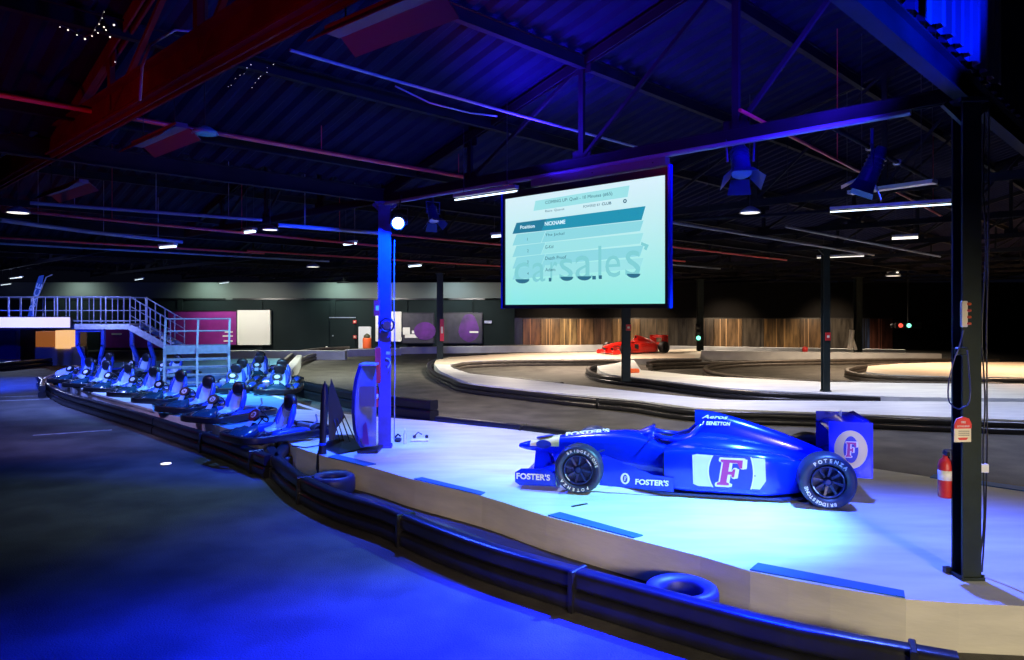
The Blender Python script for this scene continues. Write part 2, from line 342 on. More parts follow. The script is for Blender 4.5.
# dark glossy boards lining the far wall behind the circuit
bx = [513, 523, 541, 560, 577, 594, 612, 640, 668, 700, 714, 742, 764, 800, 826, 858, 870, 893]
cols = [(.03, .035, .04), (.16, .075, .03), (.20, .12, .05), (.26, .18, .08), (.22, .13, .06), (.10, .06, .035), (.16, .10, .045), (.09, .07, .05), (.05, .045, .04), (.05, .035, .025), (.17, .11, .06), (.07, .06, .05), (.22, .13, .05), (.10, .06, .03), (.05, .045, .04), (.04, .06, .13), (.12, .045, .03)]
for i in range(len(bx)-1):
    x0, x1 = (bx[i]-HX)/F*50, (bx[i+1]-HX)/F*50
    c = cols[i]; key = 'brd%d' % i
    M[key] = mat('lacquered_board', c, .3, noise=tuple(k*.25 for k in c), scale=1.6, detail=9, stretch=(3.0, 1, .45))
    mb = MB(); mb.box(((x0+x1)/2, 50.05, 1.14), (x1-x0-.04, .08, 2.2), m=0)
    mb.box(((x0+x1)/2, 50.0, 2.2), (x1-x0-.04, .05, .07), m=1)
    for q in range(random.randint(1, 3)):
        xx = random.uniform(x0+.2, x1-.2); mb.box((xx, 50.0, 1.14), (random.uniform(.03, .08), .04, 2.1), m=2 if c[0] > .09 else 1)
    M[key+'l'] = mat('board_batten', tuple(min(1, k*2.2) for k in c), .4)
    side = 'behind the red racing car' if 600 < bx[i] < 668 else ('left of the red racing car' if bx[i] < 600 else 'right of the red racing car')
    mb.build('wall_panel', [key, 'black', key+'l'], label='lacquered brown and grey board on the far wall, %s' % side, cat='wall panel', group='lacquered boards '+side)
# door in the far wall
x0, x1 = (330-HX)/F*49.8, (355-HX)/F*49.8
mb = MB(); mb.box(((x0+x1)/2, 49.85, 1.1), (x1-x0, .08, 2.2)); o = mb.build('door_1', 'wall', kind='structure')
mb = MB(); mb.box(((x0+x1)/2, 49.78, 2.26), (x1-x0+.1, .06, .06)); mb.build('door_frame', 'metal', o, world=True)
mb = MB(); mb.lathe([(.05, 0), (.05, .06), (.02, .08)], (x0+.2, 49.76, 1.0), 'Y', 10); mb.build('door_handle', 'metal', o, world=True)

# ---------------------------------------------------------------- raised platforms
PZ = .40
near = [(296, 447), (327, 457), (370, 467), (415, 480), (482, 496), (546, 516), (633, 539), (700, 556), (750, 571), (830, 587), (906, 599), (1024, 606), (1200, 607)]
far = [(1500, 540), (1100, 500), (1024, 491), (950, 480), (870, 468), (780, 459), (700, 450), (600, 440), (520, 430), (430, 421), (355, 415), (320, 411), (296, 409)]
main_poly = smooth(g2(near, PZ), .3)+g2(far, PZ)+g2([(276, 428), (284, 439)], PZ)
mb = MB(); mb.prism(main_poly, 0, PZ, 0, 1); mb.build('raised_platform', ['white_deck', 'board'], kind='structure', origin=(2, 9, 0))
kart_near = [(57, 373), (64, 380), (85, 391), (120, 402), (153, 411), (200, 421), (240, 432), (270, 438), (276, 428)]
kart_far = [(296, 409), (284, 402), (284, 392), (274, 378), (283, 366), (280, 358), (225, 359), (150, 361), (100, 363), (76, 366)]
kp = smooth(g2(kart_near[:-2], PZ), .3)+g2(kart_near[-2:], PZ)+g2(kart_far, PZ)
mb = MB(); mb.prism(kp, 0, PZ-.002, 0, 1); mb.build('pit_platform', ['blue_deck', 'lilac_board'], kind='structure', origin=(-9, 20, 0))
mb = MB()
for a, b in [((225, 378), (262, 392)), ((262, 392), (320, 411.5))]:
    p, q = P(*a, PZ), P(*b, PZ); mb.beam(p+Vector((0, 0, .006)), q+Vector((0, 0, .006)), .12, .008)
mb.prism(smooth(g2([(76, 365.9), (56, 373), (63.5, 380.3), (85, 391.4), (120, 402.4), (153, 411.6)], PZ), .3)+g2([(151, 402.5), (110, 392), (80, 382), (71, 376), (72, 372), (80, 368)], PZ), PZ-.004, PZ+.05)
mb.build('trim_1', 'white_deck', kind='structure', origin=(-9, 20, PZ))
# islands of the circuit
def island(name, pts, m='cream_face', side='white_deck', z=PZ):
    mb = MB(); mb.prism(g2(pts, z), 0, z, 0, 1); mb.build(name, [m, side], kind='structure', origin=(*P(*pts[0], z)[:2], 0))
IZ = .30
nearA = [(434, 364), (440, 371), (455, 378), (470, 383), (540, 391), (640, 400.5), (698, 408), (820, 412.5), (1024, 420), (1400, 428)]
island('track_island', nearA+[(1400, 400), (1024, 402), (860, 401), (722, 400), (640, 392), (540, 381), (470, 373.5), (454, 368.5), (448, 364.5)], 'white_deck', z=IZ)
island('track_island', [(434, 364), (448, 364.5), (470, 361), (520, 359.5), (611, 359), (700, 358), (702, 348.5), (600, 352), (520, 353), (450, 357), (436, 360)], 'cream_face', z=IZ)
smallI = [(615, 363.5), (597, 366), (600, 371), (612, 375), (650, 379), (726, 388), (826, 393.5), (900, 397), (1024, 398.5), (1400, 399)]
island('track_island', smallI+[(1400, 384), (951, 383.5), (825, 382), (704, 376), (641, 370), (634, 360), (627, 360)], 'white_deck', z=IZ)
creamI = [(900, 363.5), (868, 366), (866, 372), (890, 374.6), (951, 376.5), (1024, 377.5), (1300, 378)]
island('track_island', creamI+[(1300, 364), (1024, 362), (940, 362.2)], 'cream_face', z=IZ)
mb = MB()
for a, b, hz in [((701, 350.5), (940, 353.5), .5), ((400, 347.2), (600, 344.8), .42), ((600, 344.8), (905, 349.5), .42), ((180, 350.6), (346, 350.6), .5), ((346, 349.5), (400, 348.2), .42)]:
    p, q = P(*a, hz), P(*b, hz); mb.beam((p.x, p.y, hz/2), (q.x, q.y, hz/2), .5, hz)
mb.build('far_kerb', 'white_deck', kind='structure', origin=(0, 40, 0))
mb = MB(); w = g2([(277, 376), (283, 380), (291, 371), (299, 361), (302, 355), (297, 355), (289, 363)], .5); mb.prism(w, 0, .5); mb.build('pit_kerb', 'white_deck', kind='structure')
# painted marks on the floor
mb = MB()
for a, b, w in [((33, 435.5), (112, 430), .07), ((0, 401), (50, 399), .10), ((0, 397), (38, 396), .05)]:
    mb.beam(P(*a)+Vector((0, 0, .004)), P(*b)+Vector((0, 0, .004)), w, .006)
mb.build('floor_marking', 'line', kind='structure')
mb = MB(); c = P(166, 464); mb.lathe([(.06, 0), (.09, .004), (.09, .012), (.05, .018)], c, n=14); mb.build('floor_reflector', 'tube_warm', label='small bright white reflector lying on the dark floor left of the barrier', cat='reflector')  # reflected brightness put in as the piece's own glow

# ---------------------------------------------------------------- barriers (two stacked rails each)
def rrect(u0, u1, z0, z1, r):
    out = []
    for cx, cz, a0 in ((u1-r, z0+r, -90), (u1-r, z1-r, 0), (u0+r, z1-r, 90), (u0+r, z0+r, 180)):
        for k in range(5):
            a = math.radians(a0+k*22.5); out.append((cx+r*math.cos(a), cz+r*math.sin(a)))
    return out
def barrier(pts, z_of_pts, label, group=None, top=.38, th=.2, m='rail', sgn=1, step=.3):
    line = smooth(g2(pts, z_of_pts), step)
    c = Vector(line[len(line)//2])
    t = thing('track_barrier', (c.x, c.y, 0), label, 'barrier', group)
    h = top/2
    A = [(sgn*u, z) for u, z in rrect(.0, th+.02, .0, h-.004, .05)]; B = [(sgn*u, z) for u, z in rrect(.015, th, h+.004, top, .055)]
    if sgn < 0: A.reverse(); B.reverse()
    mb = MB(); sweep(mb, line, A); mb.build('lower_rail', m, t, world=True)
    mb = MB(); sweep(mb, line, B); mb.build('upper_rail', m, t, world=True)
    mb = MB()     # fixing straps with bolts, every couple of metres
    acc = 0; last = Vector(line[0])
    for i in range(1, len(line)-1):
        p = Vector(line[i]); acc += (p-last).length; last = p
        if acc > 2.4 and c.length < 16:
            acc = 0; d = (Vector(line[i+1])-p).normalized(); L = Vector((-d.y, d.x))*sgn
            cc = p+L*th/2; mb = MB(); mb.box((cc.x, cc.y, top/2), (.05, th+.05, top+.012), rot(math.atan2(d.y, d.x)), bev=.01); mb.build('strap', 'black', t, world=True)
    return t
b1a = [(320, 425.5), (303, 430), (286, 438), (275, 447), (269, 457.5), (272, 466)]
barrier([(264, 468), (270, 479), (289, 498), (319, 516), (348, 528), (380, 539), (420, 558), (489, 586), (600, 622), (700, 653), (800, 682), (960, 716)], 0, 'long black double rail barrier curving through the foreground, blue light along its top', sgn=1)
barrier([(332, 421), (320, 425.5), (303, 430), (286, 438), (275, 447), (269, 456)], .38, 'short curved black barrier looping round the left end of the white platform', sgn=1)
barrier([(36, 387.5), (46, 396), (61, 405), (90, 415), (121, 425), (151, 435)], 0, 'black double rail barrier bending round the far end of the kart row', sgn=1)
barrier([(152, 435.4), (185, 447.5), (215, 458), (250, 473.5), (263, 479)], 0, 'straight black double rail barrier beside the nearest parked karts', sgn=1)
barrier([(72, 369), (58, 372), (46, 375.5), (39, 381), (38, 386)], .38, 'tight black barrier bend at the left tip of the pit platform', sgn=1)
barrier([(-40, 375), (0, 371), (40, 367), (76, 363)], 0, 'dark barrier in front of the lit kiosk', sgn=1, m='rail')
barrier([(640, 444.8), (600, 440.3), (520, 430.3), (470, 425), (434, 421.2)], .4, 'dark rail barrier along the back edge of the white platform left of the blue car', top=.5, sgn=-1)
barrier([(430, 421), (395, 416.5), (355, 410.5)], 0, 'short dark blue barrier block right of the blue lit column', top=.5, sgn=-1, th=.3)
barrier([(354, 410.2), (300, 397.5), (289, 394)], 0, 'dark barrier with pale top edge behind the kart cluster and display totem', top=.5, sgn=-1, th=.25)
barrier([(294, 381), (297, 372), (304, 365), (320, 359), (345, 355.5), (400, 353.4), (470, 351.5), (560, 349.5)], 0, 'grey double rail barrier round the far left bend of the circuit', sgn=1, m='rail_brown')
barrier([(283, 375), (288, 365), (300, 357), (322, 353.5), (350, 352)], 0, 'outer grey rail barrier left of the far bend', sgn=1, m='rail_brown')
barrier([(452, 356.4), (440, 358.5), (432, 362), (432, 367), (438, 372), (455, 379), (470, 384), (540, 392), (600, 398)], .29, 'dark blue barrier round the left tip of the central circuit island', top=.29, th=.2, sgn=-1)
barrier([(602, 398.2), (640, 401.6), (698, 409), (820, 413.6), (1024, 421), (1400, 429)], .29, 'long dark blue barrier crossing behind the blue racing car', top=.29, th=.2, sgn=-1)
barrier([(560, 382.4), (540, 380.4), (470, 372.8), (455, 368), (450, 365.3), (456, 363.4), (470, 361.6), (520, 360), (611, 359.5), (626, 359.7)], .29, 'brown inner barrier lining the hollow of the central island', sgn=-1, m='rail_brown', th=.2, top=.29)
barrier([(616, 363.3), (600, 364.5), (591, 367.5), (594, 371.5), (610, 375.5), (650, 379.7), (726, 388.7), (826, 394.2), (880, 396.6)], .29, 'dark barrier round the small island under the near dark post', sgn=-1, m='rail', top=.29)
barrier([(700, 358.6), (660, 359.5), (646, 361.5)], .29, 'short brown barrier under the end of the island carrying the red racing car', sgn=1, m='rail_brown', top=.29)
barrier([(648, 364.5), (655, 363), (700, 361.6), (745, 360)], .29, 'brown rail barrier behind the small island, right of the red racing car', sgn=-1, m='rail_brown', top=.29)
barrier([(1000, 359), (900, 358.5), (800, 359.6), (745, 361), (716, 363.5), (708, 367), (715, 371), (740, 375), (790, 378.3), (850, 380.5), (1000, 382)], .29, 'brown looped barrier in the middle of the far circuit', sgn=-1, m='rail_brown', top=.29)
barrier([(905, 362.6), (875, 364), (853, 367.5), (851, 370.5), (864, 373.4), (890, 375.4), (951, 377.2), (1024, 378.2), (1300, 378.7)], .29, 'dark brown barrier round the cream island at the right', sgn=-1, m='rail_brown', top=.29)

# blue rubber mats along the platform edges
def edge_mat(a, b, b2, a2, label):
    mb = MB(); mb.prism(g2([a, b, b2, a2], PZ), PZ+.001, PZ+.014); mb.build('edge_mat', 'mat_blue', label=label, cat='mat', group='blue rubber edge mats')
edge_mat((328, 457.5), (364, 466.5), (376, 464.5), (336, 455), 'blue edge mat just in front of the leaflet stand')
edge_mat((414, 479.5), (481, 495.5), (485, 493), (422, 478), 'blue edge mat left of the racing car front wing')
edge_mat((548, 516), (634, 538.5), (643, 536), (560, 513), 'blue edge mat in front of the racing car side')
edge_mat((750, 570.5), (905, 598.5), (904, 592), (758, 564), 'longest blue edge mat right of the tyre')
edge_mat((930, 478), (1040, 494), (1040, 490), (934, 475), 'thin blue mat at the far platform edge right of the racing car')

# ---------------------------------------------------------------- tyres
def tyre_prof(R, r, w):
    h = w/2; return [(r, -h*.55), (r+.02, -h*.8), (R*.86, -h), (R*.96, -h*.85), (R, -h*.5), (R, h*.5), (R*.96, h*.85), (R*.86, h), (r+.02, h*.8), (r, h*.55), (r-.004, 0)]
def ring(mb, prof, c, axis='Z', n=36, m=0):
    c = Vector(c); rings = []
    for r, h in prof:
        rings.append([c+(Vector((r*math.cos(t), r*math.sin(t), h)) if axis == 'Z' else Vector((r*math.cos(t), h, r*math.sin(t)))) for t in [2*math.pi*k/n for k in range(n)]])
    mb.skin(rings, m, closed=True); return mb
def loose_tyre(x, y, z, R, w, m, label, group=None, tilt=None):
    mb = MB(); ring(mb, tyre_prof(R, R*.58, w), (0, 0, w/2))
    o = mb.build('tyre', m, label=label, cat='tyre', group=group, origin=(0, 0, 0)); o.location = (x, y, z)
    if tilt: o.rotation_euler = tilt
    return o
loose_tyre(1.57, 6.66, 0, .335, .24, 'tyre_blue', 'blue lit tyre lying between the foreground barrier and the platform wall')
loose_tyre(-2.72, 10.95, 0, .33, .28, 'tyre_blue', 'blue tyre lying below the black folded banner at the platform corner')
loose_tyre(P(280, 455, .2).x, P(280, 455, .2).y, 0, .28, .2, 'rubber', 'black tyre inside the loop of the short curved barrier')
loose_tyre(P(186, 432, .1).x, P(186, 432, .1).y+.25, 0, .30, .13, 'rubber', 'flat black tyre on the floor between the kart row and the barrier')
loose_tyre(P(214, 441, .1).x, P(214, 441, .1).y+.25, 0, .30, .13, 'rubber', 'second flat black tyre, nearest the front kart')
loose_tyre(P(160, 414, .1).x, P(160, 414, .1).y, 0, .28, .2, 'rubber', 'black tyre at the end of the white pit wall')

# ---------------------------------------------------------------- columns
def column(x, y, z0, s, label, yaw=0, m='steel', top=EAVE, group=None, br=.2):
    t = thing('steel_column', (x, y, z0), label, 'column', group, yaw); h = top-z0
    mb = MB(); f = .022
    mb.box((0, -s/2+f/2, h/2), (s, f, h)); mb.box((0, s/2-f/2, h/2), (s, f, h)); mb.box((0, 0, h/2), (f, s-2*f, h)); mb.build('shaft', m, t)
    mb = MB(); mb.box((0, 0, .015), (s*1.25, s*1.25, .03))
    for a in (-1, 1):
        for b in (-1, 1): mb.cyl((a*s*.55, b*s*.55, .03), (a*s*.55, b*s*.55, .05), .012, 8)
    mb.build('base_plate', m, t)
    mb = MB(); mb.box((0, 0, h-.02), (s*1.5, s*1.5, .04))
    for a in (-1, 1): mb.beam((a*.02, 0, h-.3*br/.3), (a*br, 0, h-.03), .05, .05)
    mb.build('bracket', m, t)
    return t
A = Vector((4.02, 6.42, PZ)); B = Vector((-2.21, 12.5, PZ))
ca = column(A.x+.03, A.y, PZ, .165, 'dark green steel column in the right foreground with notice and cables', .0, br=.2)
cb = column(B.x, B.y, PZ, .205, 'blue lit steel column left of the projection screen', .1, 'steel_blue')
for px, Y, z0, s, lab in [(825.5, 21.9, .3, .2, 'dark post right of the screen standing on the small island, red tag on it'), (626, 25.2, .3, .28, 'dark column under the screen beside the red racing car'), (440, 36.5, 0, .3, 'steel column at the left tip of the central island'),
                      (700, 43.5, 0, .35, 'far column with green signal lamp right of the red racing car'), (858, 41.0, 0, .35, 'far column near the right end of the brown boards')]:
    column((px-HX)/F*Y, Y, z0, s, lab)
# ================================================================ ROOF STEEL
YU = math.atan2(Uv.y, Uv.x)
def in_view(p, margin=120):
    if p.y < 1.5: return False
    px = HX+F*p.x/p.y; py = HY-F*(p.z-CAMZ)/p.y
    return -margin < px < 1024+margin and -margin < py < 700
def truss_parts(t, m='truss', simple=False):
    L = 8.7; us = [0.05, L*.25, L*.5, L*.75, L-.05]; zt = lambda u: .18+.278*u
    def chord(mb, a, b, w):      # pair of angle sections
        for y in (-.035, .035):
            mb.beam((a[0], y, a[1]), (b[0], y, b[1]), .022, w); 
        s = .04; mb.beam((a[0], 0, a[1]+w/2), (b[0], 0, b[1]+w/2), .11, .014)
    if simple:
        mb = MB(); mb.beam((0, 0, .05), (L, 0, .05), .09, .12); mb.beam((0, 0, zt(0)), (L, 0, zt(L)), .09, .12)
        for i in range(1, 5):
            mb.beam((us[i], 0, .1), (us[i], 0, zt(us[i])), .06, .06); mb.beam((us[i-1], 0, .1), (us[i], 0, zt(us[i])), .05, .05)
        mb.build('chord_and_webs', m, t, origin=None); return
    mb = MB(); chord(mb, (0, .06), (L, .06), .12); mb.build('bottom_chord', m, t)
    mb = MB(); chord(mb, (0, zt(0)-.02), (L, zt(L)-.02), .12); mb.build('top_chord', m, t)
    for i in range(1, 5):
        mb = MB(); mb.box((us[i], 0, (.1+zt(us[i]))/2), (.08, .05, zt(us[i])-.1)); mb.build('post', m, t)
        mb = MB(); mb.beam((us[i-1], 0, .12), (us[i], 0, zt(us[i])-.05), .045, .045); mb.build('brace', m, t)
    for i in range(1, 4):
        mb = MB(); mb.box((us[i], 0, .14), (.3, .014, .18)); mb.build('gusset', m, t)
        mb = MB(); mb.box((us[i], 0, zt(us[i])-.08), (.3, .014, .16)); mb.build('gusset', m, t)
protoF = protoS = None; nt = 0
for i in range(11):
    n = 2.42+4.99*i
    for d0 in TEETH[2:]:
        lo = ND(n, d0, EAVE); mid = ND(n, d0-4.35, EAVE+.8); hi = ND(n, d0-8.7, EAVE)
        if not (in_view(lo) or in_view(mid) or in_view(hi)) or max(lo.y, hi.y) > 54: continue
        far_ = mid.length > 27
        red = i == 0
        lab = ('red lit roof truss crossing the upper left corner' if red else 'dark roof truss over the projection screen' if (i == 1 and d0 == 10.3) else 'dark roof truss in the first line behind the screen' if i == 2 else 'dark roof truss running left of the blue lit column' if i == 1 else 'small far roof truss deep in the hall' if far_ else 'dark roof truss over the middle of the hall')
        if red or not (protoF if not far_ else protoS):
            t = thing('roof_truss', lo, lab, 'truss', lab.replace('roof truss', 'roof trusses'), YU)
            truss_parts(t, 'truss_red' if red else 'truss', far_)
            if not red:
                if far_: protoS = t
                else: protoF = t
        else:
            t = copy_tree(protoS if far_ else protoF); t.location = lo; t['label'] = lab; t['group'] = lab.replace('roof truss', 'roof trusses')
        nt += 1
# deep box beam under the red truss and eaves beams along the valleys
mb = MB(); a, b = ND(2.42, 1.6, EAVE+.05), ND(2.42, 22, EAVE+.05)
mb.beam(a, b, .20, .02); mb.beam(a+Vector((0, 0, .3)), b+Vector((0, 0, .3)), .20, .02); mb.beam(a+Vector((0, 0, .15)), b+Vector((0, 0, .15)), .02, .3)
mb.build('red_girder', 'truss_red', label='heavy red lit girder crossing the upper left of the roof', cat='girder')
for d0 in TEETH[1:5]:
    mb = MB(); a, b = ND(-1.5 if d0 < 5 else .5, d0, EAVE), ND(50, d0, EAVE)
    if d0 > 12: a = ND(4, d0, EAVE)
    mb.beam(a+Vector((0, 0, .11)), b+Vector((0, 0, .11)), .012, .22); mb.beam(a, b, .12, .014); mb.beam(a+Vector((0, 0, .22)), b+Vector((0, 0, .22)), .12, .014)
    mb.build('valley_beam', 'truss', label={1.6: 'blue lit beam running to the top of the right foreground column', 10.3: 'beam running over the blue lit column', 19.0: 'beam along the second roof valley', 27.7: 'beam along the third roof valley'}[d0], cat='beam')
# purlins
for d0 in TEETH:
    for k in range(5):
        u = .9+1.75*k; z = EAVE+.14+.278*u if d0 > 2 else 7.22
        lst = [n for n in [x*.5 for x in range(-4, 100)] if in_view(ND(n, d0-u, z), 60) and ND(n, d0-u).y < 49]
        if not lst: continue
        a, b = ND(lst[0]-1, d0-u, z), ND(lst[-1], d0-u, z)
        if (a-b).length < 3: continue
        mb = MB(); mb.beam(a, b, .05, .14); mb.beam(a+Vector((.02, 0, .07)), b+Vector((.02, 0, .07)), .09, .012); mb.beam(a+Vector((-.02, 0, -.07)), b+Vector((-.02, 0, -.07)), .09, .012)
        nm = 'over the foreground right of the first valley' if d0 < 1 else 'above the projection screen' if d0 == 1.6 or d0 == 10.3 else 'over the left and middle of the hall' if d0 < 30 else 'over the far end of the hall'
        mb.build('purlin', 'truss', label='long dark roof purlin '+nm, cat='purlin', group='purlins '+nm)
# upright corrugated cladding over the valley beam by the green column
mb = MB(); pf = []; n = 5.86
while n < 7.9: pf += [(n, 0), (n+.13, 0), (n+.16, .06), (n+.25, .06)]; n += .28
k = len(pf); R_ = [[ND(n, 1.50, z)+Uv*(h+o) for n, h in pf] for z, o in ((4.90, 0), (7.34, 0), (7.34, -.01), (4.90, -.01))]
mb.add(R_[0]+R_[1]+R_[2]+R_[3], [(i, i+1, k+i+1, k+i) for i in range(k-1)]+[(2*k+i, 2*k+i+1, 3*k+i+1, 3*k+i) for i in range(k-1)]+[(i, 3*k+i, 3*k+i+1, i+1) for i in range(k-1)])
mb.build('corrugated_cladding', 'cladding', label='upright blue lit corrugated cladding above the top of the green column', cat='cladding')
# pipes and conduits
def pipe(pts, r, m, label, cat='pipe', name='pipe', drops=0):
    mb = MB(); mb.tube(pts, r, 8)
    for i in range(drops):
        k = (i+.5)/drops; p = Vector(pts[0]).lerp(Vector(pts[-1]), k); mb.tube([p, Vector((p.x, p.y, max(roof_z(p)-.02, p.z+.05)))], .006, 5)
    return mb.build(name, m, label=label, cat=cat)
def along_n(px, py, z, l0, l1): p = P(px, py, z); return [p+Nv*l0, p+Nv*(l0+l1)/2, p+Nv*l1]
pipe(along_n(620, 74, 6.6, -7, 1.2), .03, 'redpipe', 'red pipe high above the screen running up to the top left', drops=4)
pipe(along_n(470, 178, 4.95, -6.5, 1), .03, 'redpipe', 'red pipe ending just above the blue lamp', drops=3)
pipe(along_n(300, 165, 5.2, -7, 8), .025, 'redpipe', 'red pipe over the left half behind the red girder', drops=3)
pipe([P(290, 50, 5.3), P(400, 82, 5.3), P(500, 110, 5.3), P(640, 148, 5.3)], .018, 'palepipe', 'thin pale conduit under the corrugated roof left of the screen', 'conduit', 'conduit')
pipe([P(395, 86, 5.25), P(430, 103, 5.1), P(470, 113, 5.15), P(497, 116, 5.25)], .010, 'palepipe', 'drooping pale cable under the thin conduit', 'cable', 'cable')
pipe([P(0, 220, 4.4), P(90, 232, 4.4), P(182, 242, 4.4)], .04, 'palepipe', 'pale blue tube hanging under the roof at the far left, lowest of its pair', 'tube', 'hanging_tube', 3)
pipe([P(30, 203, 4.5), P(140, 211, 4.5), P(262, 220, 4.5)], .03, 'palepipe', 'pale teal tube hanging under the roof at the far left, upper of its pair', 'tube', 'hanging_tube', 3)
pipe([P(278, 225, 4.4), P(330, 229, 4.4), P(378, 233, 4.4)], .04, 'palepipe', 'pale lilac tube hanging just left of the blue lit column', 'tube', 'hanging_tube', 2)
pipe([P(30, 212, 4.5), P(130, 222, 4.5), P(380, 246, 4.5)], .03, 'redpipe', 'red pipe under the left roof between the pale tubes', drops=3)
pipe([P(672, 220, 4.45), P(760, 216, 4.45), P(830, 211, 4.45)], .03, 'truss', 'dark tube continuing the lit tube to the left', 'tube', 'hanging_tube', 2)
pipe([P(740, 110, 4.85), P(860, 172, 4.85), P(960, 226, 4.85)], .02, 'redpipe', 'rusty pipe between the two stage lamps', drops=2)
for i, (x, y, l) in enumerate([(640, 262, 12), (700, 250, 12), (780, 240, 14), (560, 250, 14), (120, 250, 14), (40, 240, 12), (880, 245, 12), (430, 262, 14)]):
    pipe(along_n(x, y, 4.55, -l/2, l/2), .028, 'redpipe' if i % 2 else 'palepipe', ('red' if i % 2 else 'pale')+' service pipe deep in the hall under the '+['middle roof behind the screen', 'roof just right of the screen', 'roof behind the dome lamp', 'roof left of the screen', 'far left roof above the gantry', 'far left roof beside the dome lamp', 'roof left of the green column', 'roof right of the blue lit column'][i])
S0, S1 = ND(7.30, 10.15, 0), ND(7.30, 2.0, 0)
pipe([S0+Vector((0, 0, 4.60)), (S0+S1)/2+Vector((0, 0, 4.60)), S1+Vector((0, 0, 4.60))], .03, 'palepipe', 'blue lit tube strapped under the truss that carries the screen', 'tube', 'hanging_tube')
for px, w, top in [(203, .07, 6.6)]:
    p = P(203, 62, 4.9); mb = MB(); mb.box((p.x, p.y, 5.9), (.06, .06, 2.2)); mb.build('hanger', 'truss_red', label='upright red steel hanger rising from the heavy girder', cat='hanger')
pipe([P(140, 100, 4.5), P(142, 66, 4.7), P(150, 45, 5.0), P(175, 30, 5.3), P(230, 34, 5.3)], .012, 'palepipe', 'curved pale cable arching over the red girder', 'cable', 'cable')

# ================================================================ PROJECTION SCREEN
b0 = Vector((-2.21, 12.5, 0)); a0 = Vector((4.02, 6.42, 0)); along = (a0-b0).normalized(); L = (a0-b0).length
def SP(s, z, off=0): return b0+(a0-b0)*s-Nv*(.10+off)+Vector((0, 0, z))
s0, s1, zb, zt = .347, .661, 2.825, 4.455
W = (s1-s0)*L; H = zt-zb
t = thing('projection_screen', SP((s0+s1)/2, zb), 'large projection screen showing a teal race table, hung under the roof truss', 'screen')
base = SP(s0, zb); X = along; Z = Vector((0, 0, 1)); nrm = -Nv
def sp(u, v, off=0): return base+X*u*W+Z*v*H+nrm*off     # u, v in 0..1 over the frame
e = .045
mb = MB()
R3 = rot(YU)
for c, sz in [(sp(.5, 0), (W, .05, e)), (sp(.5, 1-.03), (W, .05, .09)), (sp(.008, .5), (e, .05, H)), (sp(1-.008, .5), (e, .05, H))]: mb.box(c, sz, R3)
mb.build('frame', 'black', t, world=True)
for u in (1.004, -.004): mb = MB(); mb.box(sp(u, .5), (.03, .06, H+.05), R3); mb.build('side_rail', 'car_blue', t, world=True)
mb = MB(); mb.box(sp(.60, 1.04), (W*.78, .10, .10), R3, m=0)
for u in (.35, .6, .93): mb.box(sp(u, 1.04, .052), (.02, .01, .02), R3, m=1)
mb.build('roller_housing', ['purple_shade', 'black'], t, world=True)
mb = MB(); mb.plate([(0.03, .03), (W-.03, .03), (W-.03, H-.09), (.03, H-.09)], base, X, Z, .008); mb.build('picture', 'screen_bg', t, world=True)
pic = t
# picture contents: coordinates in photo pixels of the screen's own plane
def uv(px, py):
    k = (px-HX)/F; s = (b0-Nv*.1); d = (a0-b0)
    ss = (k*s.y-s.x)/(d.x-k*d.y); Y = s.y+d.y*ss
    return ((ss-s0)/(s1-s0)*W, CAMZ-(py-HY)*Y/F-zb)
def scr(poly, m, off, name='table_cell'):
    mb = MB(); mb.plate([uv(*p) for p in poly], base+nrm*off, X, Z, .0008); return mb.build(name, m, pic, world=True)
def stext(s, px, py, h, m, px2=None, bold=.0, off=.014, name='lettering', mb=None):
    u, v = uv(px, py); own = mb is None
    if own: mb = MB()
    w = (uv(px2, py)[0]-u) if px2 else None
    mb.text(s, base+X*u+Z*v+nrm*off, X, Z, h, w=w, bold=bold, align='l')
    if own: mb.build(name, m, pic, world=True)
scr([(536, 201), (630, 185.5), (628, 197), (534, 211)], 's_pale2', .0095, 'title_band')
scr([(517, 223), (547, 219), (542, 231), (513, 234)], 's_head2', .0105, 'header_cell')
scr([(547, 219), (646, 206.2), (642, 220), (542, 231)], 's_head', .0100, 'header_cell')
ys = [(236, 222), (247, 234.5), (258.5, 246.5), (269.5, 258.5)]
for i, (l, r) in enumerate([(234.5, 220.5), (246, 233), (257.5, 245.5), (268.5, 258)]):
    hgt = 11.2
    scr([(517, l), (546, l-3.4), (541.5, l-3+hgt), (513, l+hgt)], 's_pale', .0100)
    scr([(546.5, l-3.4), (644, r), (640.5, r+hgt-.6), (542, l-3+hgt)], 's_pale2' if i % 2 else 's_pale', .0100)
stext('COMING UP: Quali - 10 Minutes (#65)', 546, 203.2-3.3*0, .055, 's_text', 613)
stext('Race: Queue', 546, 211.5, .035, 's_text', 565)
stext('POWERED BY', 584, 206.8, .032, 's_text', 601); stext('CLUB', 602.5, 204.2, .036, 's_text', 612, .02)
stext('o', 623.8, 201.4, .05, 's_text', 627.5, .03)
stext('Position', 521, 227.5, .05, 's_white', 535.5, .02); stext('NICKNAME', 545.5, 224, .055, 's_white', 566, .03)
for i, nm in enumerate(['The Jackal', 'G-Kid', 'Death Proof', 'Adam']):
    y = [236.2, 247.8, 259, 270.5][i]
    stext(nm, 546, y-.6, .045, 's_text', [565, 554, 567, 556][i]); stext(str(i+1), 528, y+3, .04, 's_text')
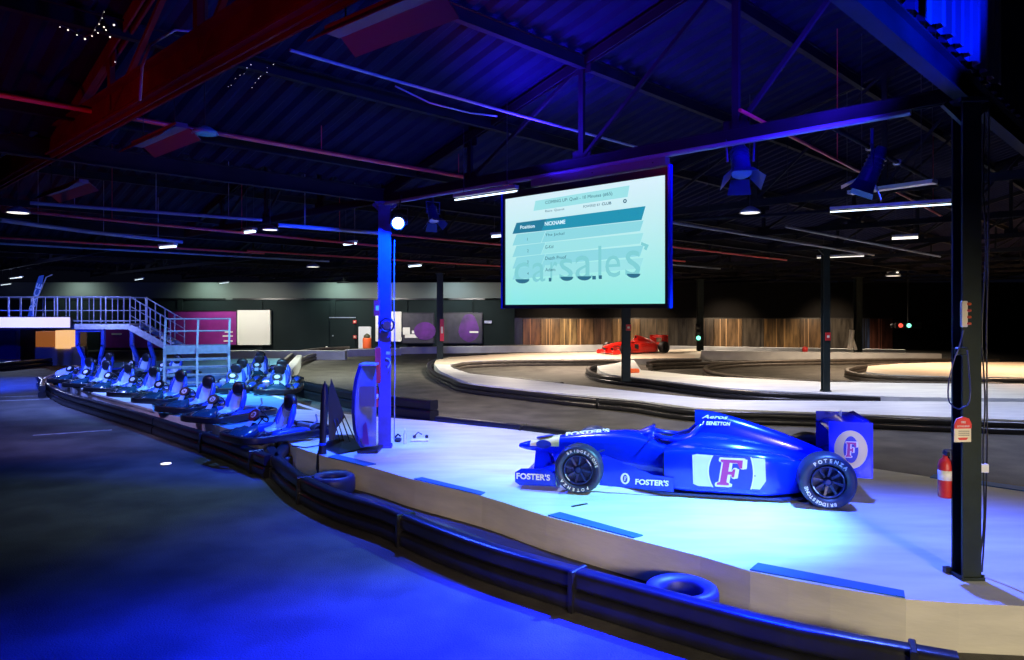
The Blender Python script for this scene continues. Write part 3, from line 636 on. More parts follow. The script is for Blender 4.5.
# the big word behind the table: soft inside it, dark only where it sticks out below
for ch, x0_, x1_, yb, yt in [('c', 515, 530, 283, 263), ('a', 533, 546, 282, 263), ('r', 551, 558, 280, 262), ('s', 560, 573.5, 280, 259), ('a', 576, 593, 279.5, 256), ('l', 599, 602, 278, 246), ('e', 606, 621, 277.5, 256), ('s', 626, 641, 277, 251)]:
    u0, v0 = uv(x0_, yb); u1, _ = uv(x1_, yb); _, v1 = uv(x0_, yt)
    mb = MB(); mb.text(ch, base+X*u0+Z*((v0+v1)/2)+nrm*.0125, X, Z, v1-v0, w=u1-u0, bold=.0, align='l'); mb.build('large_letter', 's_mark', pic, world=True)
for x0_, x1_, yb, r in [(516, 530, 283.5, 1), (549.5, 552, 281.5, 0), (561, 574, 281, 1), (578, 592, 280.5, 1), (593, 596.5, 279.5, 0), (599.5, 602.5, 279, 0), (627.5, 641, 278, 1)]:
    if r: poly = [(x0_+(x1_-x0_)*(1-math.cos(a))/2, yb-4.2+4.2*math.sin(a)) for a in [math.pi*k/8 for k in range(9)]]
    else: poly = [(x0_, yb), (x1_, yb), (x1_, yb-3.6), (x0_, yb-3.6)]
    scr(poly, 's_navy', .0135, 'letter_foot')
scr([(642, 242), (649.5, 245), (647, 250.5), (644.5, 249), (645.5, 246.5), (641.5, 245)], 's_mark', .0135, 'arrow_mark')

# ================================================================ LAMPS
# blue lamp beside the column
p = Vector((-1.86, 11.75, 4.20)); t = thing('stage_lamp', p, 'round stage lamp shining bright blue at the top of the blue lit column', 'stage lamp')
f = (Vector((-.35, -1, -.28))).normalized(); f = (Vector((0, 0, CAMZ))-p).normalized()*.6+Vector((0, -.2, -.25)); f.normalize()
mb = MB(); mb.cyl(p-f*.22, p, .10, 18, .12); mb.cyl(p-f*.30, p-f*.22, .06, 14, .10); mb.build('housing', 'black', t, world=True)
mb = MB(); mb.cyl(p+f*.002, p+f*.012, .095, 20); mb.build('lens', 'led', t, world=True)
mb = MB(); mb.tube([p+Vector((-.14, .05, -.02)), p+Vector((-.14, .1, .25)), p+Vector((.14, .1, .25)), p+Vector((.14, .05, -.02))], .012, 6); mb.tube([p+Vector((0, .1, .25)), p+Vector((0, .34, .50))], .015, 6); mb.build('yoke', 'black', t, world=True)
def par(p, aim, label, s=1.0, m='car_dark', doors=True):
    p = Vector(p); f = (Vector(aim)-p).normalized(); t = thing('stage_lamp', p, label, 'stage lamp')
    sd = f.cross(Vector((0, 0, 1))).normalized(); up = sd.cross(f)
    mb = MB(); mb.cyl(p-f*.32*s, p, .085*s, 16, .11*s); mb.cyl(p-f*.42*s, p-f*.32*s, .05*s, 12, .085*s)
    for k in range(4): mb.cyl(p-f*(.30-.05*k)*s, p-f*(.285-.05*k)*s, .105*s, 16)
    mb.build('housing', m, t, world=True)
    mb = MB(); mb.cyl(p-f*.01, p+f*.004, .10*s, 16); mb.build('lens', 'glossy_panel', t, world=True)
    if doors:
        for a, b in ((up, sd), (-up, sd), (sd, up), (-sd, up)):
            o = p+a*.11*s+f*.0; q = p+a*.22*s+f*.13*s
            mb = MB(); w = .10*s; th = f.cross(b).normalized()*.004
            mb.add([o-b*w, o+b*w, q+b*w*1.3, q-b*w*1.3, o-b*w+th, o+b*w+th, q+b*w*1.3+th, q-b*w*1.3+th], [(0, 1, 2, 3), (7, 6, 5, 4), (0, 4, 5, 1), (1, 5, 6, 2), (2, 6, 7, 3), (3, 7, 4, 0)])
            mb.build('barn_door', m, t, world=True)
    mb = MB(); c = p-f*.16*s
    mb.tube([c+sd*.14*s, c+sd*.15*s+Vector((0, 0, .24*s)), c-sd*.15*s+Vector((0, 0, .24*s)), c-sd*.14*s], .014*s, 6); mb.tube([c+Vector((0, 0, .24*s)), c+Vector((0, 0, .46*s))], .018, 6); mb.build('yoke', m, t, world=True)
    return t
par((4.00, 8.14, 4.22), (2.6, 8.8, .6), 'black stage lamp with barn doors lit blue, on the bar left of the green column', 1.0)
par((2.52, 7.90, 4.28), (2.3, 6.0, .5), 'dark stage lamp right of the projection screen')
par((-1.25, 11.6, 4.22), (-.4, 10.2, .8), 'small stage lamp with barn doors right of the glowing blue lamp', .8)
# lighting bar
t = thing('lighting_bar', (3.6, 7.6, 4.6), 'blue lit steel bar carrying the barn door lamp', 'bar')
p0, p1 = P(832, 127, 4.63), P(960, 196, 4.72)
mb = MB(); mb.tube([p0, (p0+p1)/2, p1], .028, 10); mb.build('tube', 'truss', t, world=True)
for k in (.2, .38, .7):
    q = p0.lerp(p1, k); mb = MB(); mb.box(q, (.07, .07, .07), bev=.01); mb.build('clamp', 'metal', t, world=True)
# fluorescent fittings
def batten(a, b, label, z=4.5, lit='tube', w=.09, trough=False, group=None):
    a, b = P(*a, z), P(*b, z); c = (a+b)/2; t = thing('ceiling_light', c, label, 'ceiling light', group)
    d = (b-a).normalized(); hz = Vector((-d.y, d.x, 0)).normalized()
    mb = MB(); mb.beam(a+Vector((0, 0, .06)), b+Vector((0, 0, .06)), w, .05); 
    if trough:
        for s_ in (-1, 1):
            o1, o2 = hz*s_*w*.5, hz*s_*w*1.6
            mb.add([a+o1+Vector((0, 0, .05)), b+o1+Vector((0, 0, .05)), b+o2-Vector((0, 0, .06)), a+o2-Vector((0, 0, .06)), a+o1+Vector((0, 0, .06)), b+o1+Vector((0, 0, .06)), b+o2-Vector((0, 0, .05)), a+o2-Vector((0, 0, .05))], [(0, 1, 2, 3), (7, 6, 5, 4), (0, 3, 7, 4), (1, 5, 6, 2), (2, 6, 7, 3)])
    mb.build('fitting', 'metal' if not trough else 'purple_shade', t, world=True)
    if lit: mb = MB(); mb.tube([a, c, b], .012 if (a-b).length > 1.1 else .026, 8); mb.build('tube', lit, t, world=True)
    for k in (.15, .85):
        q = a.lerp(b, k); mb = MB(); mb.tube([q+Vector((0, 0, .08)), Vector((q.x, q.y, roof_z(q)-.02))], .006, 5); mb.build('suspension', 'black', t, world=True)
    return t
batten((455, 200), (517, 191), 'lit white fluorescent tube just left of the projection screen top', 4.45)
batten((830, 212), (952, 204), 'long lit fluorescent tube left of the dark green column', 4.45, w=.04)
batten((817, 258), (864, 256), 'warm lit tube above the dark post on the small island', 4.5, 'tube_warm')
batten((850, 197), (935, 186), 'unlit blue reflecting batten above the long lit tube', 4.42, None, .16)
for i, (x, y, w, lab) in enumerate([(688, 289.5, 22, 'right of the screen bottom edge, left of its pair'), (728, 291.5, 22, 'right of the screen bottom edge, right of its pair'), (16, 278, 12, 'over the gantry at the far left'), (139, 279.5, 8, 'above the gantry stairs'), (224, 283, 9, 'above the white board left of the post'),
                       (6, 284.5, 10, 'at the very left edge over the railing'), (168, 247, 16, 'at the end of the lower pale tube'), (893, 273, 10, 'left of the green column'), (350, 244, 12, 'left of the blue lit column under the roof'), (415, 266, 12, 'right of the blue lit column'), (500, 236, 16, 'left of the screen middle'), (250, 232, 10, 'near the pale lilac tube'), (905, 238, 26, 'farther right beyond the long lit tube')]):
    batten((x-w/2, y+.6), (x+w/2, y-.6), 'small far ceiling light '+lab, 4.5, 'tube_warm' if x > 500 else 'tube', .12)
for a, b, lab in [((332, 41), (436, -2), 'large unlit trough light with beige end at the top centre left'), ((137, 150), (182, 131), 'unlit purple trough light behind the red girder'), ((46, 198), (84, 185), 'unlit teal lit trough light at the far left')]:
    batten(a, b, lab, 4.6, None, .12, True)
def dome(px, py, z, r, label, m='palepipe', lit='tube_warm'):
    p = P(px, py, z); t = thing('pendant_lamp', p, label, 'pendant lamp')
    mb = MB(); ring(mb, [(r, 0), (r*.9, r*.25), (r*.5, r*.5), (r*.25, r*.62), (.02, r*.66), (.01, r*.6), (r*.24, r*.56), (r*.48, r*.46), (r*.86, r*.22), (r*.97, 0)], p, n=20); mb.build('shade', m, t, world=True)
    mb = MB(); mb.lathe([(r*.25, .02), (r*.85, .0), (r*.85, .015), (r*.2, .05)], p, n=20); mb.build('diffuser', lit, t, world=True)
    mb = MB(); mb.tube([p+Vector((0, 0, r*.6)), Vector((p.x, p.y, roof_z(p)+.03))], .006, 5); mb.build('cord', 'black', t, world=True)
dome(750, 213, 4.35, .17, 'lit dome pendant lamp right of the projection screen')
dome(18, 213, 4.3, .17, 'teal dome pendant lamp at the far left under the roof')
dome(893, 276, 4.35, .34, 'lit dome pendant lamp in the distance left of the green column')
dome(205, 134, 4.6, .13, 'small cyan dome lamp behind the red girder', 'teal_shade', 'teal_shade')
dome(270, 230, 4.4, .16, 'white dome lamp above the far left hall beside the lilac tube')
dome(313, 267, 4.4, .25, 'far dome lamp above the dark door', 'palepipe')
# white glints in the dark corner, made as tiny glowing dots
t = thing('glint_cluster', P(95, 30, 5.2), 'cluster of tiny white dots glinting in the dark top left corner', 'string light')
mb = MB(); pts = [(60, 27), (68, 30), (77, 35), (85, 39), (92, 36), (95, 30), (99, 24), (102, 18), (104, 12), (98, 33), (106, 30), (110, 37), (114, 25), (104, 27), (115, 62)]
mb.tube([P(a, b-2, 5.2) for a, b in pts[:9]], .004, 5); mb.build('cord', 'black', t, world=True)  # thin black line joining the dots
for a, b in pts:
    mb = MB(); r = random.uniform(.003, .009); mb.lathe([(.001, -r), (r*.8, -r*.5), (r, 0), (r*.8, r*.5), (.001, r)], P(a, b, 5.2), n=8); mb.build('glint', 'tube_warm', t, world=True)
t = thing('glint_cluster', P(243, 80, 5.4), 'row of dim tiny dots left of the corrugated roof', 'string light')
for k in range(14):
    mb = MB(); r = random.uniform(.002, .005); a, b = 230+k*3.2+random.uniform(-2, 2), 88-(k % 7)*4+random.uniform(-2, 2); mb.lathe([(.001, -r), (r, 0), (.001, r)], P(a, b, 5.4), n=8); mb.build('glint', 'tube_warm', t, world=True)
# ================================================================ RACING CARS
def sec(x, w, zb, zt, e=2.6, yc=0, n=24):
    out = []; zc, h = (zb+zt)/2, (zt-zb)/2
    for k in range(n):
        t = 2*math.pi*k/n; c, s = math.cos(t), math.sin(t)
        out.append(Vector((x, yc+w*math.copysign(abs(c)**(2/e), c), zc+h*math.copysign(abs(s)**(2/e), s))))
    return out
def loft(secs, m=0, n=24, sub=4):
    S = []
    for i in range(len(secs)-1):
        p0, p1, p2, p3 = secs[max(i-1, 0)], secs[i], secs[i+1], secs[min(i+2, len(secs)-1)]
        for j in range(sub):
            t = j/sub; S.append([.5*(2*b+(c-a)*t+(2*a-5*b+4*c-d)*t*t+(3*b-a-3*c+d)*t**3) for a, b, c, d in zip(p0, p1, p2, p3)])
    S.append(secs[-1]); mb = MB(); mb.skin([sec(*s[:5], yc=s[5] if len(s) > 5 else 0, n=n) for s in S], m); return mb
SERIF_F = [(0, 0), (.52, 0), (.52, .08), (.40, .12), (.40, .42), (.55, .42), (.60, .32), (.69, .32), (.69, .64), (.60, .64), (.55, .54), (.40, .54), (.40, .88), (.72, .88), (.86, .68), (.97, .68), (.94, 1), (0, 1), (0, .92), (.12, .88), (.12, .12), (0, .08)]
def serif_f(o, X, Y, w, h, th, shear=.0, grow=0, dx=0, dy=0):
    pts = [((a*w+b*h*shear), b*h) for a, b in SERIF_F]
    mb = MB()
    if grow:
        for a, b in [(-grow, 0), (grow, 0), (0, grow), (0, -grow), (grow*.7, grow*.7), (-grow*.7, -grow*.7), (grow*.7, -grow*.7), (-grow*.7, grow*.7), (grow*1.9, -grow*.6), (grow*2.3, 0)]:
            mb.plate([(x+a+dx, y+b+dy) for x, y in pts], o, X, Y, th*random.uniform(.9, 1.0))
    else: mb.plate([(x+dx, y+dy) for x, y in pts], o, X, Y, th)
    return mb
def ellipse(a, b, n=24, cx=0, cy=0): return [(cx+a*math.cos(2*math.pi*k/n), cy+b*math.sin(2*math.pi*k/n)) for k in range(n)]
def race_car(loc, yaw, label, body, dark, tyre, decals):
    t = thing('racing_car', loc, label, 'racing car', None, yaw)
    loft([(3.98, .05, .41, .46, 2.2), (3.85, .10, .38, .50, 2.4), (3.5, .14, .35, .58, 2.8), (3.0, .18, .29, .66, 3), (2.5, .25, .12, .71, 3), (2.2, .29, .07, .70, 3), (1.9, .33, .06, .62, 3.2), (1.5, .36, .06, .62, 3.2), (1.0, .34, .06, .60, 3), (.4, .22, .08, .52, 3), (-.1, .12, .14, .42, 2.6), (-.38, .07, .2, .34, 2.4)]).build('body', body, t)
    loft([(2.32, .10, .62, .69, 2.2), (2.2, .17, .6, .755, 2.2), (2.1, .20, .58, .79, 2.2), (2.06, .19, .58, .76, 2.2)]).build('cockpit_cowl', body, t)
    mb = MB(); mb.lathe([(.001, 0), (.24, .0), (.25, .02), (.2, .03), (.001, .028)], (0, 0, 0), n=24); mb.v = [(1.82+x*1.15, y, .612+z) for x, y, z in mb.v]; mb.build('cockpit_opening', 'dark', t)
    mb = MB(); mb.tube([(2.12, 0, .70), (2.08, .15, .70), (1.95, .235, .665), (1.75, .25, .65), (1.6, .235, .70), (1.5, .18, .80), (1.46, .13, .84)], .035, 8); mb.tube([(2.12, 0, .70), (2.08, -.15, .70), (1.95, -.235, .665), (1.75, -.25, .65), (1.6, -.235, .70), (1.5, -.18, .80), (1.46, -.13, .84)], .035, 8); mb.build('cockpit_rim', body, t)
    loft([(1.98, .25, .3, .60, 2.6), (1.78, .37, .3, .665, 2.6), (1.45, .44, .3, .745, 2.4), (1.0, .42, .3, .72, 2.4), (.5, .30, .3, .62, 2.4), (.1, .18, .25, .52, 2.4)]).build('shoulder_cowl', body, t)
    loft([(1.535, .105, .62, 1.03, 2.6), (1.3, .125, .5, 1.01, 2.6), (.95, .14, .45, .93, 2.4), (.5, .13, .4, .79, 2.4), (.1, .10, .35, .64, 2.4), (-.22, .05, .3, .50, 2.4)]).build('engine_cover', body, t)
    mb = MB(); mb.plate(ellipse(.075, .055, cy=.93), (1.538, 0, 0), (0, 1, 0), (0, 0, 1), .004); mb.build('air_intake', 'dark', t)
    for s in (1, -1):
        loft([(1.92, .19, .12, .58, 5, s*.5), (1.75, .215, .07, .62, 5, s*.5), (1.5, .22, .06, .63, 5, s*.5), (1.0, .22, .06, .61, 5, s*.5), (.68, .215, .06, .585, 5, s*.5), (.4, .18, .07, .53, 4, s*.42), (.15, .11, .09, .42, 3.5, s*.33), (-.02, .07, .12, .34, 3, s*.27)]).build('sidepod', body, t)
        mb = MB(); mb.box((1.925, s*.5, .37), (.02, .31, .34), bev=.004); mb.build('radiator_inlet', 'dark', t)
        mb = MB(); mb.plate([(1.80, .07), (1.80, .25), (2.06, .27), (2.70, .50), (2.76, .30), (2.74, .10)], (0, s*.715, 0), (1, 0, 0), (0, 0, 1), .006); mb.build('bargeboard', body, t)
        mb = MB(); mb.tube([(2.1, s*.22, .66), (2.1, s*.40, .70)], .012, 6); mb.box((2.11, s*.45, .70), (.05, .14, .07), bev=.012); mb.build('mirror', body, t)
        mb = MB(); mb.plate([(3.32, .04), (3.34, .20), (3.45, .27), (3.80, .25), (3.88, .20), (3.88, .07), (3.82, .03)], (0, s*.68, 0), (1, 0, 0), (0, 0, 1), .012); mb.build('wing_endplate', body, t)
        mb = MB(); mb.plate([(-.57, .32), (-.57, 1.0), (-.07, 1.0), (-.07, .32)], (0, s*.48, 0), (1, 0, 0), (0, 0, 1), .012); mb.build('wing_endplate', body, t)
        for (x, w) in ((3.0, .30), (0, .36)):
            mb = MB(); y1 = s*(.9-w); 
            for dx, zz, xx in ((.28, .42, .0), (-.28, .42, .0), (.22, .22, 0), (-.22, .22, 0)): mb.beam((x+dx, s*.14, zz+.05*(zz > .3)), (x, y1+s*.02, zz*.95), .05, .016)
            mb.tube([(x+.1, s*.14, .50), (x, y1, .22)], .014, 6); mb.build('suspension_arm', dark, t)
            wt = thing('wheel', (0, 0, 0), None, None); wt.parent = t; wt.location = (x, s*(.9-w/2), .33)
            R = .33 if x == 0 else .315
            if x: wt.location.z = .315
            mb = MB(); ring(mb, tyre_prof(R, .19, w), (0, 0, 0), 'Y', 40); mb.build('tyre', tyre, wt)
            mb = MB(); ring(mb, [(.19, -w*.4), (.19, w*.4), (.175, w*.4), (.165, w*.1), (.165, -w*.1), (.175, -w*.4)], (0, 0, 0), 'Y', 30)
            mb.cyl((0, -w*.06, 0), (0, w*.06, 0), .168, 24)
            for k in range(8):
                a = 2*math.pi*k/8; mb.beam((.03*math.cos(a), s*w*.22, .03*math.sin(a)), (.175*math.cos(a+.2), s*w*.28, .175*math.sin(a+.2)), .03, .03)
            mb.lathe([(.05, -.05), (.05, .05), (.03, .07)], (0, s*w*.22-.0, 0), 'Y', 14); mb.build('rim', dark, wt)
            if s > 0 and decals:
                mb = MB()
                def arc(txt, a0, a1, r, h):
                    for i, ch in enumerate(txt):
                        a = math.radians(a0+(a1-a0)*i/(len(txt)-1)); c = Vector((-r*math.cos(a), w/2+.004, r*math.sin(a)))
                        up = Vector((-math.cos(a), 0, math.sin(a))); Xd = Vector((-math.sin(a), 0, -math.cos(a)))
                        mb.text(ch, c, Xd, up, h, bold=.03, th=.001)
                if x == 0: arc('POTENZA', 125, 45, .262, .045); arc('BRIDGESTONE', 285, 195, .262, .042)
                else: arc('BRIDGESTONE', 120, 15, .252, .036); arc('POTENZA', 300, 215, .252, .04)
                mb.build('lettering', 'white', wt)
                mb = MB()
                for a0 in (20, 200):
                    mb.tube([(-.176*math.cos(math.radians(a0+k*8)), w/2-.03, .176*math.sin(math.radians(a0+k*8))) for k in range(5)], .006, 5)
                mb.build('rim_highlight_ring', 'white', wt)
    for z, c in ((.10, .40), (.17, .26)):
        mb = MB(); x0 = 3.86 if z < .15 else 3.60
        mb.skin([[Vector((x0+a*c-c, y, z+b)) for a, b in ((0, .03), (.3, .045), (.7, .03), (1, .0), (.7, -.004), (.3, .0))] for y in (-.68, -.3, 0, .3, .68)]); mb.build('front_wing', body, t)
    mb = MB()
    for s in (1, -1): mb.plate([(3.45, .12), (3.75, .12), (3.72, .40), (3.55, .38)], (0, s*.1, 0), (1, 0, 0), (0, 0, 1), .008)
    mb.build('wing_strut', body, t)
    for x0, z, c, th in ((-.10, .86, .28, .03), (-.34, .93, .2, .02), (-.1, .50, .3, .02)):
        mb = MB(); mb.skin([[Vector((x0-a*c, y, z+a*.08+b)) for a, b in ((0, .0), (.3, th), (.7, th*.7), (1, .01), (.7, -.004), (.3, -.006))] for y in (-.475, 0, .475)]); mb.build('rear_wing', body, t)
    mb = MB(); mb.prism([(2.7, .24), (1.95, .70), (.5, .68), (.1, .5), (-.1, .4), (-.1, -.4), (.1, -.5), (.5, -.68), (1.95, -.70), (2.7, -.24)], .025, .055); mb.build('floor_plate', dark, t)
    mb = MB(); mb.box((-.36, 0, .36), (.12, .1, .16), bev=.02); mb.build('rain_light', dark, t)
    if not decals: return t
    Xn, Z = (-1, 0, 0), (0, 0, 1)
    y = .7225
    mb = MB(); mb.plate([(-1.56, .19), (-1.57, .55), (-1.52, .565), (-.70, .545), (-.69, .27), (-.76, .165), (-1.50, .165)], (0, y, 0), Xn, Z, .002); mb.build('silver_panel', 'silver', t)
    def barrel(k, hx): return [(-1.17-hx+.05*(1-((v-.36)/.19)**2)*-1+.0, v) for v in [.56-.05*i for i in range(9)]]+[(-1.02+hx+.03*(1-((v-.36)/.19)**2), v) for v in [.16+.05*i for i in range(9)]]
    mb = MB(); mb.plate(barrel(0, .165), (0, y+.003, 0), Xn, Z, .001); mb.build('badge_border', 'white', t)
    mb = MB(); mb.plate(barrel(0, .148), (0, y+.005, 0), Xn, Z, .001); mb.build('badge_field', 'navy', t)
    serif_f((-0, y+.007, 0), Xn, Z, .31, .34, .001, .16, .014, -1.285+.0, .185).build('letter_outline', 'white', t)
    serif_f((-0, y+.0095, 0), Xn, Z, .28, .32, .001, .16, 0, -1.275, .195).build('letter', 'magenta', t)
    # bargeboard badge
    mb = MB(); mb.plate(ellipse(.058, .072, cx=-2.41, cy=.205), (0, .7235, 0), Xn, Z, .001); mb.build('badge', 'white', t)
    mb = MB(); mb.plate(ellipse(.030, .052, cx=-2.41, cy=.205), (0, .7255, 0), Xn, Z, .001); mb.build('badge_field', 'navy', t)
    serif_f((0, .728, 0), Xn, Z, .03, .055, .0005, .1, 0, -2.425, .178).build('letter', 'white', t)
    mb = MB(); mb.text("FOSTER'S", (2.28, .7235, .175), Xn, (-.05, 0, 1), .075, w=.42, bold=.035, align='l'); mb.build('lettering', 'white', t)
    mb = MB(); mb.text("FOSTER'S", (3.86, .6945, .155), Xn, Z, .085, w=.46, bold=.03, align='l'); mb.build('lettering', 'white', t)
    # rear wing end plate badge
    def wing_badge(s):
        Xd = (-1, 0, 0) if s > 0 else (1, 0, 0); cx = .32 if s > 0 else -.32
        yy = s*.4935
        mb = MB(); mb.plate(ellipse(.19, .235, cx=cx, cy=.665), (0, yy, 0), Xd, Z, .001); mb.build('badge', 'gold', t)
        mb = MB(); mb.plate(ellipse(.085, .165, cx=cx, cy=.665), (0, yy+s*.002, 0), Xd, Z, .001); mb.build('badge_field', 'navy', t)
        serif_f((0, yy+s*.004, 0), Xd, Z, .13, .19, .0008, .05, .006, cx-.065, .57).build('letter_outline', 'white', t)
        serif_f((0, yy+s*.006, 0), Xd, Z, .12, .18, .0008, .05, 0, cx-.062, .575).build('letter', 'magenta', t)
    wing_badge(1)
    mb = MB(); mb.plate([(-.2, 0), (0, 0), (-.1, .08)], (-.30, .0, 1.0), (0, 1, 0), (-.3, 0, 1), .004); mb.build('wing_mark', 'white', t)
    # engine cover script and marks
    def cover_strip(pts, m, nm, w=.011):
        mb = MB(); mb.tube([(x, .15-.07*max(0, (z-.80))*2.2+.004, z) for x, z in pts], w, 5); mb.build(nm, m, t)
    mb = MB(); mb.text('Aeros', (1.45, .118, .955), Xn, (0, -.12, 1), .05, w=.34, bold=.02, shear=.4, align='l'); mb.build('lettering', 'white', t)
    mb = MB(); mb.text('f  BENETTON', (1.44, .136, .872), Xn, (0, -.1, 1), .05, w=.36, bold=.04, shear=.2, align='l'); mb.build('lettering', 'white', t)
    # nose band with dark oval, and lettering along the top of the nose
    mb = MB(); band = []
    for x, k in ((3.80, 1.03), (3.66, 1.03), (3.52, 1.03), (3.38, 1.03)):
        w, zb, zt = .14+(3.5-x)*.08, .35+(3.5-x)*-.12, .58+(3.5-x)*.2
        band.append(sec(x, w*1.03+.002, zb-.004, zt+.006, 2.8)[0:13])
    vv = [p for r in band for p in r]; mb.add(vv, [(i*13+j, i*13+j+1, (i+1)*13+j+1, (i+1)*13+j) for i in range(3) for j in range(12)], sm=True); mb.build('gold_nose_band', 'gold', t)
    mb = MB(); o = Vector((3.60, .0, .572)); mb.plate(ellipse(.13, .07), o+Vector((0, .03, .012)), (-1, 0, .2), (0, 1, 0), .004)
    mb.plate(ellipse(.11, .06), (3.60, .142, .49), Xn, Z, .004); mb.build('badge_field', 'navy', t)
    mb = MB(); mb.text("FOSTER'S", (3.3, .05, .628), (-1, 0, .13), (.0, -.7, .7), .07, w=.62, bold=.04, align='l'); mb.build('lettering', 'white', t)
    return t
ra = Vector((3.973, 9.403, PZ)); yaw = math.atan2(.243, -.97)
race_car(ra, yaw, 'glossy blue racing car with a large F badge, displayed on the white platform', 'car_blue', 'car_dark', 'car_tyre', True)
rc = race_car(((655-HX)/F*42.3, 42.3, IZ), math.atan2(-.55, -.83), 'small red racing car displayed on the far island behind the screen', 'red_car', 'black', 'rubber', False)

# ================================================================ KARTS
def make_kart(label):
    t = thing('go_kart', (0, 0, 0), label, 'go-kart')
    mb = MB(); mb.prism([(.55, .28), (.75, .1), (.75, -.1), (.55, -.28), (-.6, -.32), (-.6, .32)], .05, .08); mb.tube([(.8, .3, .09), (.3, .36, .09), (-.3, .36, .12), (-.8, .33, .14)], .016, 6); mb.tube([(.8, -.3, .09), (.3, -.36, .09), (-.3, -.36, .12), (-.8, -.33, .14)], .016, 6); mb.build('chassis', 'black', t)
    # wrap-round protective bumper
    pts = smooth([(1.0, .0), (.98, .40), (.82, .60), (.4, .66), (-.4, .68), (-.85, .64), (-.98, .4), (-1.0, 0), (-.98, -.4), (-.85, -.64), (-.4, -.68), (.4, -.66), (.82, -.60), (.98, -.40)], .12, True)
    mb = MB(); sweep(mb, pts, rrect(-.05, .05, .05, .20, .03), closed=True); mb.build('bumper', 'black', t)
    loft([(.96, .22, .10, .20, 2.6), (.85, .30, .08, .27, 2.6), (.65, .26, .08, .34, 2.6), (.5, .16, .1, .38, 2.6)]).build('nose', 'kart_teal', t)
    for s in (1, -1):
        loft([(.42, .05, .08, .16, 3, s*.52), (.3, .10, .07, .24, 3, s*.52), (-.25, .10, .07, .26, 3, s*.53), (-.42, .05, .08, .2, 3, s*.53)]).build('side_pod', 'kart_blue', t)
        for x, w, R in ((.62, .12, .125), (-.62, .19, .135)):
            mb = MB(); ring(mb, tyre_prof(R, .065, w), (x, s*.47, R), 'Y', 20); mb.lathe([(.07, -.03), (.07, .03)], (x, s*.47, R), 'Y', 12, m=1); mb.build('wheel', ['rubber', 'metal'], t)
    # seat: curved shell, tall back
    prof = [(.22, .16), (.05, .12), (-.12, .14), (-.22, .26), (-.26, .45), (-.30, .64)]
    rings = []
    for i, (x, z) in enumerate(prof):
        w = [.16, .20, .22, .22, .21, .17][i]; lip = [.05, .12, .16, .14, .10, .05][i]
        nx = Vector((prof[min(i+1, 5)][0]-prof[max(i-1, 0)][0], 0, prof[min(i+1, 5)][1]-prof[max(i-1, 0)][1])).normalized(); up = Vector((nx.z, 0, -nx.x))
        fr = [Vector((x, y, z))+up*lip*(abs(y)/w)**3 for y in [w*(k/4-1) for k in range(9)]]
        bk = [p-up*.025 for p in reversed(fr)]; rings.append(fr+bk)
    mb = MB(); mb.skin(rings); mb.build('seat', 'kart_white', t)
    for s in (1, -1):
        mb = MB(); mb.tube([(-.08, s*.21, .14), (-.15, s*.25, .34), (-.22, s*.235, .52), (-.28, s*.18, .68)], [.04, .065, .065, .04], 8); mb.build('seat_side_pad', 'kart_blue', t)
    loft([(-.40, .08, .58, .84, 2.4), (-.36, .17, .54, .88, 2.4), (-.30, .20, .53, .89, 2.4), (-.24, .17, .55, .87, 2.4), (-.21, .08, .6, .82, 2.4)]).build('headrest', 'black', t)
    # steering column fairing with number plate, wheel
    mb = MB(); mb.plate([(-.09, 0), (.09, 0), (.05, .36), (-.05, .36)], (.74, 0, .22), (0, 1, 0), (-.62, 0, .78), .012); mb.build('fairing', 'kart_white', t)
    fn = Vector((0, 1, 0)).cross(Vector((-.5, 0, .86)).normalized())
    mb = MB(); c = Vector((.50, 0, .53)); mb.plate(ellipse(.16, .125), c, (0, 1, 0), (-.5, 0, .86), .03); mb.build('number_shield', 'black', t)
    mb = MB(); mb.plate(ellipse(.085, .065), c+fn*.033, (0, 1, 0), (-.5, 0, .86), .003); pl = mb.build('number_plate', 'white', t)
    mb = MB(); d = Vector((-.6, 0, .8)).normalized(); sd = Vector((0, 1, 0)); c2 = Vector((.30, 0, .48)); e2 = d.cross(sd)
    mb.tube([c2+sd*.14*math.cos(a)+Vector((.42, 0, .9)).normalized()*.12*math.sin(a) for a in [2*math.pi*k/18 for k in range(18)]], .014, 6, closed=True); mb.beam(c2-sd*.13, c2+sd*.13, .02, .03); mb.tube([c2, (.55, 0, .2)], .014, 6); mb.build('steering_wheel', 'black', t)
    mb = MB(); mb.box((-.35, -.42, .24), (.28, .2, .22), bev=.03); mb.cyl((-.35, -.42, .35), (-.35, -.42, .40), .07, 12); mb.box((-.66, 0, .2), (.1, .5, .1), bev=.02); mb.build('engine', 'metal', t)
    mb = MB(); mb.cyl((-.05, .32, .2), (.1, .32, .2), .05, 10); mb.build('fuel_tank', 'kart_blue', t)
    mb = MB(); mb.tube([(-.6, .25, .2), (-.75, .3, .3), (-.72, .3, .45)], .02, 6); mb.build('exhaust_pipe', 'metal', t)
    return t, c, fn
